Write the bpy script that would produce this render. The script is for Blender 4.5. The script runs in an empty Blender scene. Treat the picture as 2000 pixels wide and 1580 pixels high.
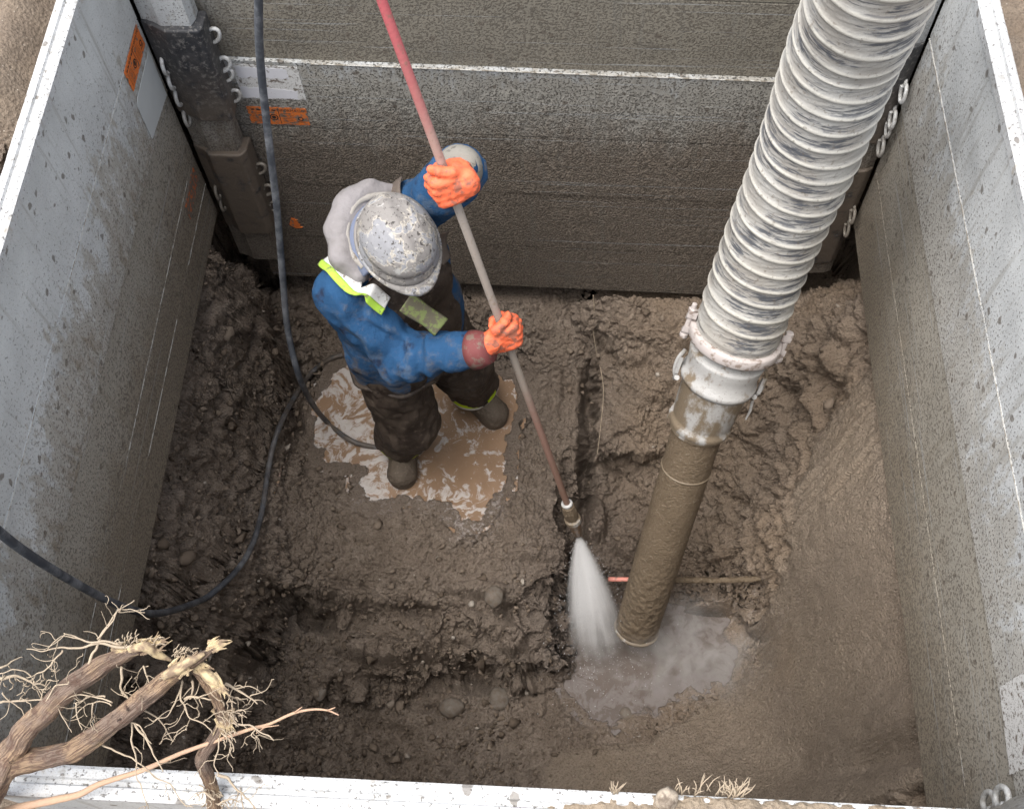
import bpy, math, random
import numpy as np
from mathutils import Vector, Matrix
random.seed(7); rng = np.random.default_rng(11)
SC = bpy.context.scene
COL = SC.collection

# ------------------------------------------------------------------ camera
F_PX, PITCH, YAW, ROLL = 2173.885, 1.1011, -0.0853, -0.0515
CAM = np.array([1.2604, -0.0549, 2.6362])
def cam_basis():
    cy, sy, cp, sp = math.cos(YAW), math.sin(YAW), math.cos(PITCH), math.sin(PITCH)
    fw = np.array([sy, cy, 0]); rt = np.array([cy, -sy, 0]); up = np.array([0, 0, 1.])
    f2 = cp*fw - sp*up; u2 = sp*fw + cp*up
    cr, sr = math.cos(ROLL), math.sin(ROLL)
    return cr*rt + sr*u2, -sr*rt + cr*u2, f2
RT, UP, FW = cam_basis()
cd = bpy.data.cameras.new('camera'); cam = bpy.data.objects.new('camera', cd); COL.objects.link(cam)
cd.sensor_width = 36.0; cd.sensor_fit = 'HORIZONTAL'; cd.lens = F_PX/2000*36.0
cd.clip_start = 0.02; cd.clip_end = 3000
cam.matrix_world = Matrix(((RT[0], UP[0], -FW[0], CAM[0]), (RT[1], UP[1], -FW[1], CAM[1]),
                           (RT[2], UP[2], -FW[2], CAM[2]), (0, 0, 0, 1)))
SC.camera = cam
# ------------------------------------------------------------------ world, sun, exposure
SUN_EL, SUN_AZ = math.radians(71), math.radians(238)     # azimuth from +y clockwise
w = bpy.data.worlds.new('World'); SC.world = w; w.use_nodes = True
wn = w.node_tree; bg = wn.nodes['Background']
sky = wn.nodes.new('ShaderNodeTexSky'); sky.sky_type = 'NISHITA'; sky.sun_disc = False
sky.sun_elevation = SUN_EL; sky.sun_rotation = SUN_AZ
sky.air_density = 1.0; sky.dust_density = 4.0; sky.ozone_density = 1.0
hsv = wn.nodes.new('ShaderNodeHueSaturation'); hsv.inputs['Saturation'].default_value = .33     # cloud cover: a paler sky
wn.links.new(sky.outputs[0], hsv.inputs['Color']); wn.links.new(hsv.outputs[0], bg.inputs[0]); bg.inputs[1].default_value = 0.15
sl = bpy.data.lights.new('sun', 'SUN'); sl.energy = 1.5; sl.angle = math.radians(46); sl.color = (1, .955, .89)
so = bpy.data.objects.new('sun', sl); COL.objects.link(so)
sd = Vector((math.sin(SUN_AZ)*math.cos(SUN_EL), math.cos(SUN_AZ)*math.cos(SUN_EL), math.sin(SUN_EL)))
so.rotation_euler = sd.to_track_quat('Z', 'Y').to_euler(); so.location = (1, 0, 6)
SC.view_settings.view_transform = 'Standard'; SC.view_settings.look = 'None'
SC.view_settings.exposure = 1.13; SC.view_settings.gamma = 1.0
cy_ = SC.cycles
cy_.use_denoising = True; cy_.max_bounces = 18; cy_.diffuse_bounces = 4; cy_.glossy_bounces = 3
cy_.volume_bounces = 16; cy_.transparent_max_bounces = 12
cy_.sample_clamp_indirect = 5.0

# ------------------------------------------------------------------ helpers: points
def vec(*a): return np.array(a, float)
def unit(v): v = np.asarray(v, float); return v/np.linalg.norm(v)
def ray(px, py): return FW + RT*(px-1000)/F_PX - UP*(py-790)/F_PX
def at(px, py, z):          # design-time lookup: photo point -> world point at height z
    d = ray(px, py); return CAM + d*((z-CAM[2])/d[2])
def atd(px, py, dep): return CAM + ray(px, py)*dep
D0 = 2.4545
def xl(y): return 0.0105*(D0-y)
def xr(y): return 2.311 + 0.0026*(y-D0)
def yb(x): return D0 - 0.0186*x
def yfr(x): return 0.237 - 0.0105*x
def on_left(px, py):
    d = ray(px, py); n = vec(1, .0105, 0); t = (.0105*D0 - n@CAM)/(n@d); return CAM + d*t
def on_back(px, py):
    d = ray(px, py); n = vec(.0186, 1, 0); t = (D0 - n@CAM)/(n@d); return CAM + d*t
def on_right(px, py):
    d = ray(px, py); n = vec(1, -.0026, 0); t = (2.311-.0026*D0 - n@CAM)/(n@d); return CAM + d*t

# ------------------------------------------------------------------ helpers: noise
_perm = rng.permutation(256).astype(np.int32); _perm = np.concatenate([_perm]*3)
_g = rng.normal(size=(256, 3)).astype(np.float32); _g /= np.linalg.norm(_g, axis=1)[:, None]
def perlin(P):
    P = np.asarray(P, np.float32); i = np.floor(P).astype(np.int32); f = P - i; i &= 255
    u = f*f*f*(f*(f*6-15)+10)
    def gr(dx, dy, dz):
        h = _perm[_perm[_perm[i[:, 0]+dx]+i[:, 1]+dy]+i[:, 2]+dz] & 255
        g = _g[h]; return g[:, 0]*(f[:, 0]-dx)+g[:, 1]*(f[:, 1]-dy)+g[:, 2]*(f[:, 2]-dz)
    x00 = gr(0,0,0)+(gr(1,0,0)-gr(0,0,0))*u[:, 0]; x10 = gr(0,1,0)+(gr(1,1,0)-gr(0,1,0))*u[:, 0]
    x01 = gr(0,0,1)+(gr(1,0,1)-gr(0,0,1))*u[:, 0]; x11 = gr(0,1,1)+(gr(1,1,1)-gr(0,1,1))*u[:, 0]
    y0 = x00+(x10-x00)*u[:, 1]; y1 = x01+(x11-x01)*u[:, 1]
    return (y0+(y1-y0)*u[:, 2])*1.5
def fbm(P, s, o=3, g=.5, off=0.):
    a, t, r = 1., 0., 0.
    for k in range(o):
        r = r + a*perlin(np.asarray(P)*s*2**k + off + 17.3*k); t += a; a *= g
    return r/t
def worley(P, s, off=0.):
    P = np.asarray(P, np.float32)*s + off; i = np.floor(P).astype(np.int32); f = P - i
    d1 = np.full(len(P), 9., np.float32); d2 = d1.copy()
    for dx in (-1, 0, 1):
        for dy in (-1, 0, 1):
            for dz in (-1, 0, 1):
                h = _perm[_perm[_perm[(i[:, 0]+dx) & 255]+((i[:, 1]+dy) & 255)]+((i[:, 2]+dz) & 255)] & 255
                q = _g[h]*.5+.5
                d = np.sqrt((dx+q[:, 0]-f[:, 0])**2+(dy+q[:, 1]-f[:, 1])**2+(dz+q[:, 2]-f[:, 2])**2)
                m = d < d1; d2 = np.where(m, d1, np.minimum(d2, d)); d1 = np.where(m, d, d1)
    return d1, d2
def sst(a, b, x): t = np.clip((x-a)/(b-a), 0, 1); return t*t*(3-2*t)

# ------------------------------------------------------------------ helpers: objects
def tag(o, label=None, cat=None, group=None, kind=None):
    if label: o['label'] = label
    if cat: o['category'] = cat
    if group: o['group'] = group
    if kind: o['kind'] = kind
    return o
def thing(name, loc, label, cat, group=None):
    o = bpy.data.objects.new(name, None); COL.objects.link(o); o.location = [float(c) for c in loc]
    o.empty_display_size = .1
    return tag(o, label, cat, group)
def wloc(o):
    p = np.zeros(3)
    while o is not None: p = p + np.array(o.location); o = o.parent
    return p
def obj(name, V, Fs, mat, parent=None, smooth=False, base=None, attrs=None):
    V = np.asarray(V, float)
    if base is None: base = vec(0, 0, 0) if parent is not None else V.mean(0)*[1, 1, 0]+[0, 0, V[:, 2].min()]
    orig = wloc(parent) if parent is not None else np.asarray(base)
    me = bpy.data.meshes.new(name)
    L = V - orig
    if isinstance(Fs, np.ndarray) and Fs.ndim == 2:
        n, k = Fs.shape
        me.vertices.add(len(L)); me.vertices.foreach_set('co', L.astype(np.float32).ravel())
        me.loops.add(n*k); me.loops.foreach_set('vertex_index', Fs.astype(np.int32).ravel())
        me.polygons.add(n); me.polygons.foreach_set('loop_start', np.arange(0, n*k, k, dtype=np.int32))
        me.update(calc_edges=True); me.validate()
    else:
        me.from_pydata(L.tolist(), [], [list(map(int, f)) for f in Fs]); me.update()
    if smooth: me.polygons.foreach_set('use_smooth', np.ones(len(me.polygons), bool))
    for k, a in (attrs or {}).items():
        at_ = me.attributes.new(k, 'FLOAT', 'POINT'); at_.data.foreach_set('value', np.asarray(a, np.float32))
    o = bpy.data.objects.new(name, me); COL.objects.link(o)
    if parent is not None: o.parent = parent
    else: o.location = [float(c) for c in orig]
    for m in (mat if isinstance(mat, (list, tuple)) else [mat]): me.materials.append(m)
    return o
class MB:
    def __init__(s): s.V = []; s.F = []; s.n = 0
    def add(s, V, F):
        V = np.asarray(V, float); s.V.append(V); s.F += [[i+s.n for i in f] for f in F]; s.n += len(V); return s
    def build(s, name, mat, parent=None, smooth=False, **k):
        return obj(name, np.concatenate(s.V), s.F, mat, parent, smooth, **k)
def box_vf(c, ax, ay, az):      # centre and three half-axis vectors
    V = [np.asarray(c)+i*ax+j*ay+k*az for i in (-1, 1) for j in (-1, 1) for k in (-1, 1)]
    return np.array(V), [(0,1,3,2),(4,6,7,5),(0,4,5,1),(2,3,7,6),(0,2,6,4),(1,5,7,3)]
def bevel(o, w, seg=2):
    m = o.modifiers.new('bevel', 'BEVEL'); m.width = w; m.segments = seg; m.limit_method = 'ANGLE'; return o
def spline(P, n=8):
    P = np.asarray(P, float)
    Q = np.vstack([2*P[0]-P[1], P, 2*P[-1]-P[-2]]); out = []
    for i in range(len(P)-1):
        a, b, c, d = Q[i:i+4]
        for t in np.linspace(0, 1, n, endpoint=False):
            out.append(.5*((2*b)+(c-a)*t+(2*a-5*b+4*c-d)*t*t+(3*b-a-3*c+d)*t**3))
    out.append(P[-1]); return np.array(out)
def frames(P):
    T = np.gradient(P, axis=0); T /= np.linalg.norm(T, axis=1)[:, None]+1e-12
    u = np.cross(T[0], [0, 0, 1.]);
    if np.linalg.norm(u) < 1e-3: u = np.cross(T[0], [1., 0, 0])
    u = unit(u); U = []
    for t in T:
        u = u - t*(u@t); u = unit(u); U.append(u)
    U = np.array(U); return T, U, np.cross(T, U)
def tube_vf(P, R, k=10, cap=True, lump=0., seed=0.):
    P = np.asarray(P, float); n = len(P); R = np.broadcast_to(np.asarray(R, float), (n,)) if np.ndim(R) < 2 else R
    T, U, W = frames(P); th = np.linspace(0, 2*math.pi, k, endpoint=False)
    rr = R[:, None]*np.ones(k) if np.ndim(R) < 2 else R
    V = P[:, None]+rr[:, :, None]*(U[:, None]*np.cos(th)[None, :, None]+W[:, None]*np.sin(th)[None, :, None])
    V = V.reshape(-1, 3)
    if lump:
        q = fbm(V, 1/ (4*max(np.mean(R), .004)), 3, .6, seed); nrm = V-np.repeat(P, k, 0)
        V = V + nrm*(q*lump)[:, None]
    Fs = [(i*k+j, i*k+(j+1) % k, (i+1)*k+(j+1) % k, (i+1)*k+j) for i in range(n-1) for j in range(k)]
    if cap:
        Fs.append(tuple(range(k))[::-1]); Fs.append(tuple(range((n-1)*k, n*k)))
    return V, Fs
def lathe_vf(A, B, prof, k=32, cap=True):   # profile [(t along A->B, radius)]
    A = np.asarray(A, float); B = np.asarray(B, float)
    t = unit(B-A); u = unit(np.cross(t, [.3, .5, .8])); w_ = np.cross(t, u); th = np.linspace(0, 2*math.pi, k, endpoint=False)
    ring = u*np.cos(th)[:, None]+w_*np.sin(th)[:, None]
    V = np.concatenate([A+(B-A)*p[0]+ring*p[1] for p in prof]); n = len(prof)
    Fs = [(i*k+j, i*k+(j+1) % k, (i+1)*k+(j+1) % k, (i+1)*k+j) for i in range(n-1) for j in range(k)]
    if cap: Fs.append(tuple(range(k))[::-1]); Fs.append(tuple(range((n-1)*k, n*k)))
    return V, Fs
# ---- signed distance modelling (smooth figures as one continuous surface)
def rcone(P, a, b, r1, r2):
    a = np.asarray(a, np.float32); b = np.asarray(b, np.float32); ba = b-a; l2 = float(ba@ba)+1e-9
    pa = P-a; h = np.clip((pa@ba)/l2, 0, 1); d = pa-h[:, None]*ba
    return np.sqrt((d*d).sum(1)) - (r1+(r2-r1)*h)
def ellip(P, c, axes, r):
    q = (P-np.asarray(c, np.float32))@np.asarray(axes, np.float32).T/np.asarray(r, np.float32)
    k0 = np.sqrt((q*q).sum(1))+1e-9; k1 = np.sqrt(((q/np.asarray(r, np.float32))**2).sum(1))+1e-9
    return k0*(k0-1)/k1
def smin(a, b, k):
    h = np.clip(.5+.5*(b-a)/k, 0, 1); return b+(a-b)*h-k*h*(1-h)
def chainsdf(P, pts, rs, k=.02):
    d = None
    for i in range(len(pts)-1):
        e = rcone(P, pts[i], pts[i+1], rs[i], rs[i+1]); d = e if d is None else smin(d, e, k)
    return d
def surfnet(fn, lo, hi, h):
    lo = np.asarray(lo, float); hi = np.asarray(hi, float); n = np.ceil((hi-lo)/h).astype(int)+1
    ax = [lo[i]+h*np.arange(n[i]) for i in range(3)]
    G = np.stack(np.meshgrid(*ax, indexing='ij'), -1).reshape(-1, 3).astype(np.float32)
    S = np.concatenate([fn(G[i:i+400000]) for i in range(0, len(G), 400000)]).reshape(n)
    ins = S < 0
    c = np.zeros(n-1, int)
    cr = [(i, j, k) for i in (0, 1) for j in (0, 1) for k in (0, 1)]
    sl_ = lambda A, o: A[o[0]:n[0]-1+o[0], o[1]:n[1]-1+o[1], o[2]:n[2]-1+o[2]]
    for o in cr: c += sl_(ins, o)
    act = (c > 0) & (c < 8); idx = -np.ones(n-1, int); ids = np.argwhere(act); idx[act] = np.arange(len(ids))
    acc = np.zeros((len(ids), 3)); cnt = np.zeros(len(ids))
    vals = {o: sl_(S, o)[act] for o in cr}
    for o in cr:
        for d in range(3):
            if o[d] == 0:
                o2 = list(o); o2[d] = 1; o2 = tuple(o2); a, b = vals[o], vals[o2]; m = (a < 0) != (b < 0)
                t = np.where(m, a/(a-b+1e-12), 0); p = np.array(o, float)[None]+np.zeros((len(ids), 3)); p[:, d] += t
                acc[m] += p[m]; cnt[m] += 1
    V = lo+h*(ids+acc/np.maximum(cnt, 1)[:, None])
    Fs = []
    for d in range(3):
        a, b = [(1, 2), (2, 0), (0, 1)][d]
        s0 = [slice(0, -1) if i == d else slice(1, -1) for i in range(3)]; s1 = [slice(1, None) if i == d else slice(1, -1) for i in range(3)]
        m0, m1 = ins[tuple(s0)], ins[tuple(s1)]; ch = np.argwhere(m0 != m1)
        if not len(ch): continue
        ori = m0[tuple(ch.T)]; base = ch.copy()
        base[:, a] += 1; base[:, b] += 1      # edge start grid index
        def cell(da, db):
            q = base.copy(); q[:, a] -= da; q[:, b] -= db; return idx[tuple(q.T)]
        q = np.stack([cell(1, 1), cell(0, 1), cell(0, 0), cell(1, 0)], 1); q[~ori] = q[~ori][:, ::-1]; Fs.append(q)
    Fs = np.concatenate(Fs); Fs = Fs[(Fs >= 0).all(1)]
    return V, Fs
def sdgrad(fn, P, e=.002):
    P = np.asarray(P, np.float32); g = np.stack([fn(P+np.float32(e)*np.eye(3, dtype=np.float32)[i])-fn(P-np.float32(e)*np.eye(3, dtype=np.float32)[i]) for i in range(3)], 1)
    return g/(np.linalg.norm(g, axis=1)[:, None]+1e-9)
def snap(fn, P, off=0.):
    P = np.asarray(P, np.float32)
    for _ in range(12): P = P-sdgrad(fn, P)*(fn(P)-off)[:, None]*.8
    return P

# ------------------------------------------------------------------ helpers: materials
class Mat:
    def __init__(s, name, rough=.8, spec=.3, metal=0.):
        s.m = bpy.data.materials.new(name); s.m.use_nodes = True; s.t = s.m.node_tree; s.b = s.t.nodes['Principled BSDF']
        s.b.inputs['Roughness'].default_value = rough; s.b.inputs['Specular IOR Level'].default_value = spec
        s.b.inputs['Metallic'].default_value = metal; s._p = None
    def N(s, ty, **k):
        n = s.t.nodes.new(ty)
        for a, v in k.items(): setattr(n, a, v)
        return n
    def put(s, sock, v):
        if isinstance(v, bpy.types.NodeSocket): s.t.links.new(v, sock)
        elif isinstance(v, (tuple, list)) and len(v) == 3 and sock.type == 'RGBA': sock.default_value = (*v, 1)
        else: sock.default_value = v
    def pos(s):
        if s._p is None: s._p = s.N('ShaderNodeNewGeometry').outputs['Position']
        return s._p
    def objc(s): return s.N('ShaderNodeTexCoord').outputs['Object']
    def attr(s, name): return s.N('ShaderNodeAttribute', attribute_name=name).outputs['Fac']
    def scale(s, v, sc):
        n = s.N('ShaderNodeMapping'); s.put(n.inputs['Vector'], v); n.inputs['Scale'].default_value = sc; return n.outputs[0]
    def warp(s, v, sc, amt):
        n = s.N('ShaderNodeTexNoise'); s.put(n.inputs['Vector'], v); n.inputs['Scale'].default_value = sc; n.inputs['Detail'].default_value = 3
        a = s.N('ShaderNodeVectorMath', operation='SUBTRACT'); s.put(a.inputs[0], n.outputs['Color']); a.inputs[1].default_value = (.5, .5, .5)
        b = s.N('ShaderNodeVectorMath', operation='SCALE'); s.put(b.inputs[0], a.outputs[0]); b.inputs['Scale'].default_value = amt
        c = s.N('ShaderNodeVectorMath', operation='ADD'); s.put(c.inputs[0], v); s.put(c.inputs[1], b.outputs[0]); return c.outputs[0]
    def noise(s, sc, det=4, ro=.55, v=None, dist=0.):
        n = s.N('ShaderNodeTexNoise'); s.put(n.inputs['Vector'], s.pos() if v is None else v)
        n.inputs['Scale'].default_value = sc; n.inputs['Detail'].default_value = det; n.inputs['Roughness'].default_value = ro
        n.inputs['Distortion'].default_value = dist; return n.outputs['Fac']
    def voro(s, sc, v=None, feature='F1', rnd=1.):
        n = s.N('ShaderNodeTexVoronoi', feature=feature); s.put(n.inputs['Vector'], s.pos() if v is None else v)
        n.inputs['Scale'].default_value = sc; n.inputs['Randomness'].default_value = rnd; return n.outputs['Distance']
    def math(s, op, a, b=0., c=0.):
        n = s.N('ShaderNodeMath', operation=op); s.put(n.inputs[0], a); s.put(n.inputs[1], b); s.put(n.inputs[2], c); return n.outputs[0]
    def sep(s, v, i):
        n = s.N('ShaderNodeSeparateXYZ'); s.put(n.inputs[0], v); return n.outputs[i]
    def step(s, a, b, x):
        n = s.N('ShaderNodeMapRange', interpolation_type='SMOOTHSTEP'); s.put(n.inputs['Value'], x)
        n.inputs['From Min'].default_value = a; n.inputs['From Max'].default_value = b; return n.outputs['Result']
    def ramp(s, f, st):
        n = s.N('ShaderNodeValToRGB'); s.put(n.inputs[0], f); e = n.color_ramp.elements
        while len(e) < len(st): e.new(.5)
        for k, (p, c) in enumerate(st): e[k].position = p; e[k].color = (*c, 1) if len(c) == 3 else c
        return n.outputs[0]
    def mix(s, f, a, b, mode='MIX'):
        n = s.N('ShaderNodeMix', data_type='RGBA', blend_type=mode); s.put(n.inputs['Factor'], f)
        s.put(n.inputs[6], a); s.put(n.inputs[7], b); return n.outputs[2]
    def col(s, c): s.put(s.b.inputs['Base Color'], c); return s
    def rough(s, r): s.put(s.b.inputs['Roughness'], r); return s
    def bump(s, h, st=.5, d=.01, prev=None):
        n = s.N('ShaderNodeBump'); n.inputs['Strength'].default_value = st; n.inputs['Distance'].default_value = d
        s.put(n.inputs['Height'], h)
        if prev is not None: s.put(n.inputs['Normal'], prev)
        s.put(s.b.inputs['Normal'], n.outputs[0]); return n.outputs[0]
MUD = (.155, .118, .086); MUD_D = (.085, .064, .047); MUD_L = (.26, .205, .155)
def soil_material(name, dry=0.):
    m = Mat(name, .75, .35); p = m.pos()
    big = m.noise(2.2, 4); mid = m.noise(14, 5, .6); fine = m.noise(120, 4, .65); gr = m.noise(420, 2, .6)
    c = m.ramp(big, [(.3, (.150, .112, .080)), (.5, (.172, .132, .098)), (.7, (.185, .150, .118))])
    c = m.mix(m.step(.45, .7, mid), c, (.22, .172, .128))
    c = m.mix(m.math('MULTIPLY', m.step(.52, .34, fine), .65), c, (.075, .055, .04))
    c = m.mix(m.math('MULTIPLY', m.step(.58, .74, gr), .55), c, (.33, .28, .225))
    c = m.mix(m.math('MULTIPLY', m.step(.40, .28, gr), .5), c, (.05, .038, .03))
    sp = m.voro(55); c = m.mix(m.step(.12, .07, sp), c, (.40, .35, .29))
    if dry: c = m.mix(dry, c, (.36, .29, .21))
    m.col(c)
    wet = m.noise(5, 3)
    m.rough(m.math('MULTIPLY_ADD', m.step(.35, .65, wet), .3, .5))
    h = m.math('ADD', m.math('MULTIPLY', fine, 1.), m.math('MULTIPLY', gr, .35))
    h = m.math('ADD', h, m.math('MULTIPLY', m.voro(95, feature='F1'), .7))
    m.bump(h, .9, .007)
    return m

# ================================================================== GROUND
def tps_fit(X, z, lam=1e-4):
    n = len(X); r = np.linalg.norm(X[:, None]-X[None], axis=2); K = r*r*np.log(r+1e-9)+lam*np.eye(n)
    Pm = np.c_[np.ones(n), X]; A = np.block([[K, Pm], [Pm.T, np.zeros((3, 3))]])
    s = np.linalg.solve(A, np.r_[z, 0, 0, 0]); return X, s
def tps(fit, Q):
    X, s = fit; out = np.empty(len(Q))
    for i in range(0, len(Q), 40000):
        q = Q[i:i+40000]; r = np.linalg.norm(q[:, None]-X[None], axis=2)
        out[i:i+40000] = (r*r*np.log(r+1e-9))@s[:len(X)]+s[len(X)]+q@s[len(X)+1:]
    return out
def ctrl(L): return np.array([at(*p) for p in L])
GZ = -1.55          # level where the worker stands
LOW = ctrl([(1150,600,-1.27),(1300,620,-1.24),(1250,700,-1.36),(1180,760,-1.48),(1290,830,-1.50),(1180,880,-1.55),(1260,880,-1.54),
 (1220,945,-1.74),(1170,1020,-1.80),(1230,1080,-1.86),(1440,700,-1.18),(1590,640,-.98),(1680,640,-.70),(1550,800,-1.20),
 (1450,900,-1.48),(1390,1000,-1.70),(1600,900,-1.05),(1715,900,-.70),(1650,1100,-.97),(1560,1100,-1.26),(1460,1080,-1.58),
 (1470,1160,-1.72),(1430,1210,-1.86),(1510,1260,-1.72),(1620,1260,-1.22),(1748,1100,-.66),(1700,1270,-.95),(1785,1400,-.66),(1765,1500,-.74),(1795,1560,-.68),
 (1600,1450,-1.42),(1700,1500,-1.08),(1500,1480,-1.72),(1450,1370,-1.88),(1240,1270,-1.98),(1190,1380,-1.985),(1150,1250,-1.985),
 (1330,1320,-1.98),(1120,1330,-1.985),(1000,1450,-1.96),(1000,1340,-1.96),(1200,1500,-1.93),(1350,1450,-1.9),(900,1400,-1.95),(700,1400,-1.93),(620,1480,-1.84),
 (520,1300,-1.84),(560,1250,-1.84),(300,1350,-1.08),(400,1450,-1.28),(450,1320,-1.38),(300,1500,-1.02),(225,1400,-.70),(200,1500,-.66),
 (900,1230,-1.94),(1050,1000,-1.92),(800,1000,-1.95),(900,800,-1.9),(600,1000,-1.95),(1050,800,-1.85),(1100,1480,-1.95)])
LOW = np.vstack([LOW, [(-.25,1.,-.5),(-.25,.4,-.5),(-.25,2.,-.9),(2.55,1.,-.4),(2.55,2.,-.5),(2.55,.3,-.5),(1.2,2.75,-1.3),(2.0,2.7,-1.3),(1.2,.2,-1.8),(.4,.15,-1.1),(2,.15,-1.0),(.3,2.7,-1.4),(2.2,2.55,-1.25)]])
HIGH = ctrl([(405,500,-.70),(355,700,-.67),(290,1072,-.64),(465,560,-.84),(505,700,-1.18),(455,740,-1.06),(430,850,-1.02),(545,690,-1.38),
 (560,590,-1.37),(520,560,-1.40),(610,620,-1.46),(400,1000,-.98),(480,950,-1.24),(540,900,-1.40),(600,800,-1.53),(600,1000,-1.49),(500,1080,-1.28),
 (330,1150,-.80),(420,1180,-1.10),(550,1140,-1.46),(700,1080,-1.57),(900,1090,-1.60),(1080,1040,-1.61),(1050,900,-1.57),(1100,750,-1.54),
 (1100,650,-1.42),(1010,610,-1.36),(850,640,-1.47),(920,590,-1.29),(700,570,-1.33),(800,800,-1.55),(700,1000,-1.56),(950,1000,-1.56),
 (1000,1160,-1.63),(760,1160,-1.63),(300,1300,-.97),(230,1330,-.67),(480,1240,-1.36),(470,1380,-1.40),(300,1430,-1.0),(400,1400,-1.22),(640,700,-1.53),(760,690,-1.53),(1000,760,-1.55)])
HIGH = np.vstack([HIGH, [(-.25,1.,-.45),(-.25,2.,-.5),(-.25,.4,-.5),(.05,2.50,-1.3),(.3,2.7,-1.4),(1.2,2.75,-1.35),(-.2,2.6,-.8),(1.4,1.2,-1.7),(1.6,2.0,-1.6)]])
TOP_POLY = np.array([at(x, y, -1.58)[:2] for x, y in [(1128,520),(1122,690),(1142,790),(1120,880),(1102,980),(1112,1085),(1098,1120),(1040,1150),(1008,1215),
 (955,1205),(900,1178),(830,1195),(740,1190),(650,1180),(595,1150),(562,1182),(532,1215),(503,1280),(490,1340),(496,1395),(440,1425),(330,1440),(120,1440)]]+[(-.6,1.0),(-.6,3.2),(1.3,3.2)])
def poly_sd(Q, poly):
    d = np.full(len(Q), 1e9); ins = np.zeros(len(Q), bool); n = len(poly)
    for i in range(n):
        a, b = poly[i], poly[(i+1) % n]; e = b-a; wv = Q-a; t = np.clip(wv@e/(e@e), 0, 1)
        d = np.minimum(d, ((wv-t[:, None]*e)**2).sum(1))
        c = ((a[1] <= Q[:, 1]) & (b[1] > Q[:, 1])) | ((b[1] <= Q[:, 1]) & (a[1] > Q[:, 1]))
        with np.errstate(divide='ignore', invalid='ignore'): x = a[0]+(Q[:, 1]-a[1])/(b[1]-a[1])*(b[0]-a[0])
        ins ^= c & (Q[:, 0] < x)
    return np.where(ins, 1, -1)*np.sqrt(d)
TERR = np.array([at(x, y, -1.78)[:2] for x, y in [(556,1195),(640,1140),(1106,1090),(1114,1200),(1106,1280),(1060,1298),(1000,1310),(940,1286),(870,1300),(800,1330),(720,1342),(640,1346),(600,1378),(545,1360),(520,1300),(528,1240)]])
BANK = np.array([at(x, y, -1.05)[:2] for x, y in [(415,430),(452,455),(490,520),(528,600),(545,680),(540,740),(490,785),(430,780),(355,768),(330,700),(360,560)]])
SLAB = np.array([at(x, y, -1.4)[:2] for x, y in [(1528,1010),(1560,925),(1640,850),(1735,770),(1735,1000),(1760,1200),(1830,1600),(1000,1600),(1090,1420),(1290,1400),(1470,1280),(1535,1110)]])
PUD = np.array([at(x, y, GZ)[:2] for x, y in [(612,800),(650,735),(690,690),(745,705),(860,750),(960,735),(1012,745),(1012,795),(990,850),(985,950),
 (950,985),(935,1015),(900,1018),(880,985),(800,965),(725,985),(700,945),(725,915),(640,900),(618,860)]])
PUD2 = np.array([at(x, y, -1.985)[:2] for x, y in [(1100,1180),(1180,1150),(1300,1170),(1420,1190),(1462,1260),(1450,1330),(1340,1350),(1290,1400),(1250,1400),(1200,1425),(1140,1385),(1095,1320)]])
LOWF, HIGHF = tps_fit(LOW[:, :2], LOW[:, 2]), tps_fit(HIGH[:, :2], HIGH[:, 2])
def base_height(XY):
    lo = tps(LOWF, XY); hi = tps(HIGHF, XY)
    hi = np.clip(hi, -1.75, -.3); lo = np.clip(lo, -2.02, -.3)
    P3 = np.c_[XY, np.zeros(len(XY))]
    n1 = fbm(P3, 5, 3); n2 = fbm(P3, 17, 2)
    sdp = poly_sd(XY, TOP_POLY) + n1*.05 + n2*.018
    n3 = fbm(P3, 42, 2)
    front = sst(1.30, 1.05, XY[:, 0])*sst(1.75, 1.5, XY[:, 1])*sst(.3, .5, XY[:, 0])
    sdp = sdp+n3*.008
    t2 = poly_sd(XY, TERR)+n1*.06+n2*.022+n3*.010
    lo = lo+(np.maximum(lo, -1.765+.05*n1+.03*n2)-lo)*sst(-.055, .012, t2)
    wd = .045+.05*front
    m = sst(-wd, .012, sdp)
    bk = poly_sd(XY, BANK)+n1*.025+n2*.02; hi = hi+.19*sst(-.030, .02, bk)*(1-.5*sst(.0, .12, bk))
    return lo*(1-m)+hi*m, m, sdp
# hollows washed into the faces and blocks that stand out of them: photo x, y, level, half sizes, depth
HOLES = [(485, 495, -1.15, .07, .10, .40), (1628, 535, -1.1, .12, .05, .28), (930, 1325, -1.9, .16, .04, .19), (600, 1212, -1.75, .10, .035, .19), (1000, 1205, -1.72, .07, .028, .13), (810, 1203, -1.72, .11, .024, .10), (740, 1350, -1.92, .13, .03, .09), (1085, 1215, -1.78, .03, .05, .10), (700, 1215, -1.75, .05, .03, .07), (1215, 908, -1.62, .13, .022, .14), (540, 1330, -1.85, .03, .10, .08),
 (1060, 1290, -1.9, .06, .04, .07), (1150, 960, -1.7, .035, .10, .12), (1148, 770, -1.5, .022, .20, .20), (1142, 900, -1.6, .025, .12, .16), (1135, 1040, -1.8, .03, .10, .08), (1390, 1200, -1.9, .09, .03, .08), (840, 1385, -1.95, .03, .02, .05), (520, 760, -1.3, .03, .12, .08), (560, 820, -1.45, .05, .05, .06), (1400, 1105, -1.75, .07, .02, .06)]
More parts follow.
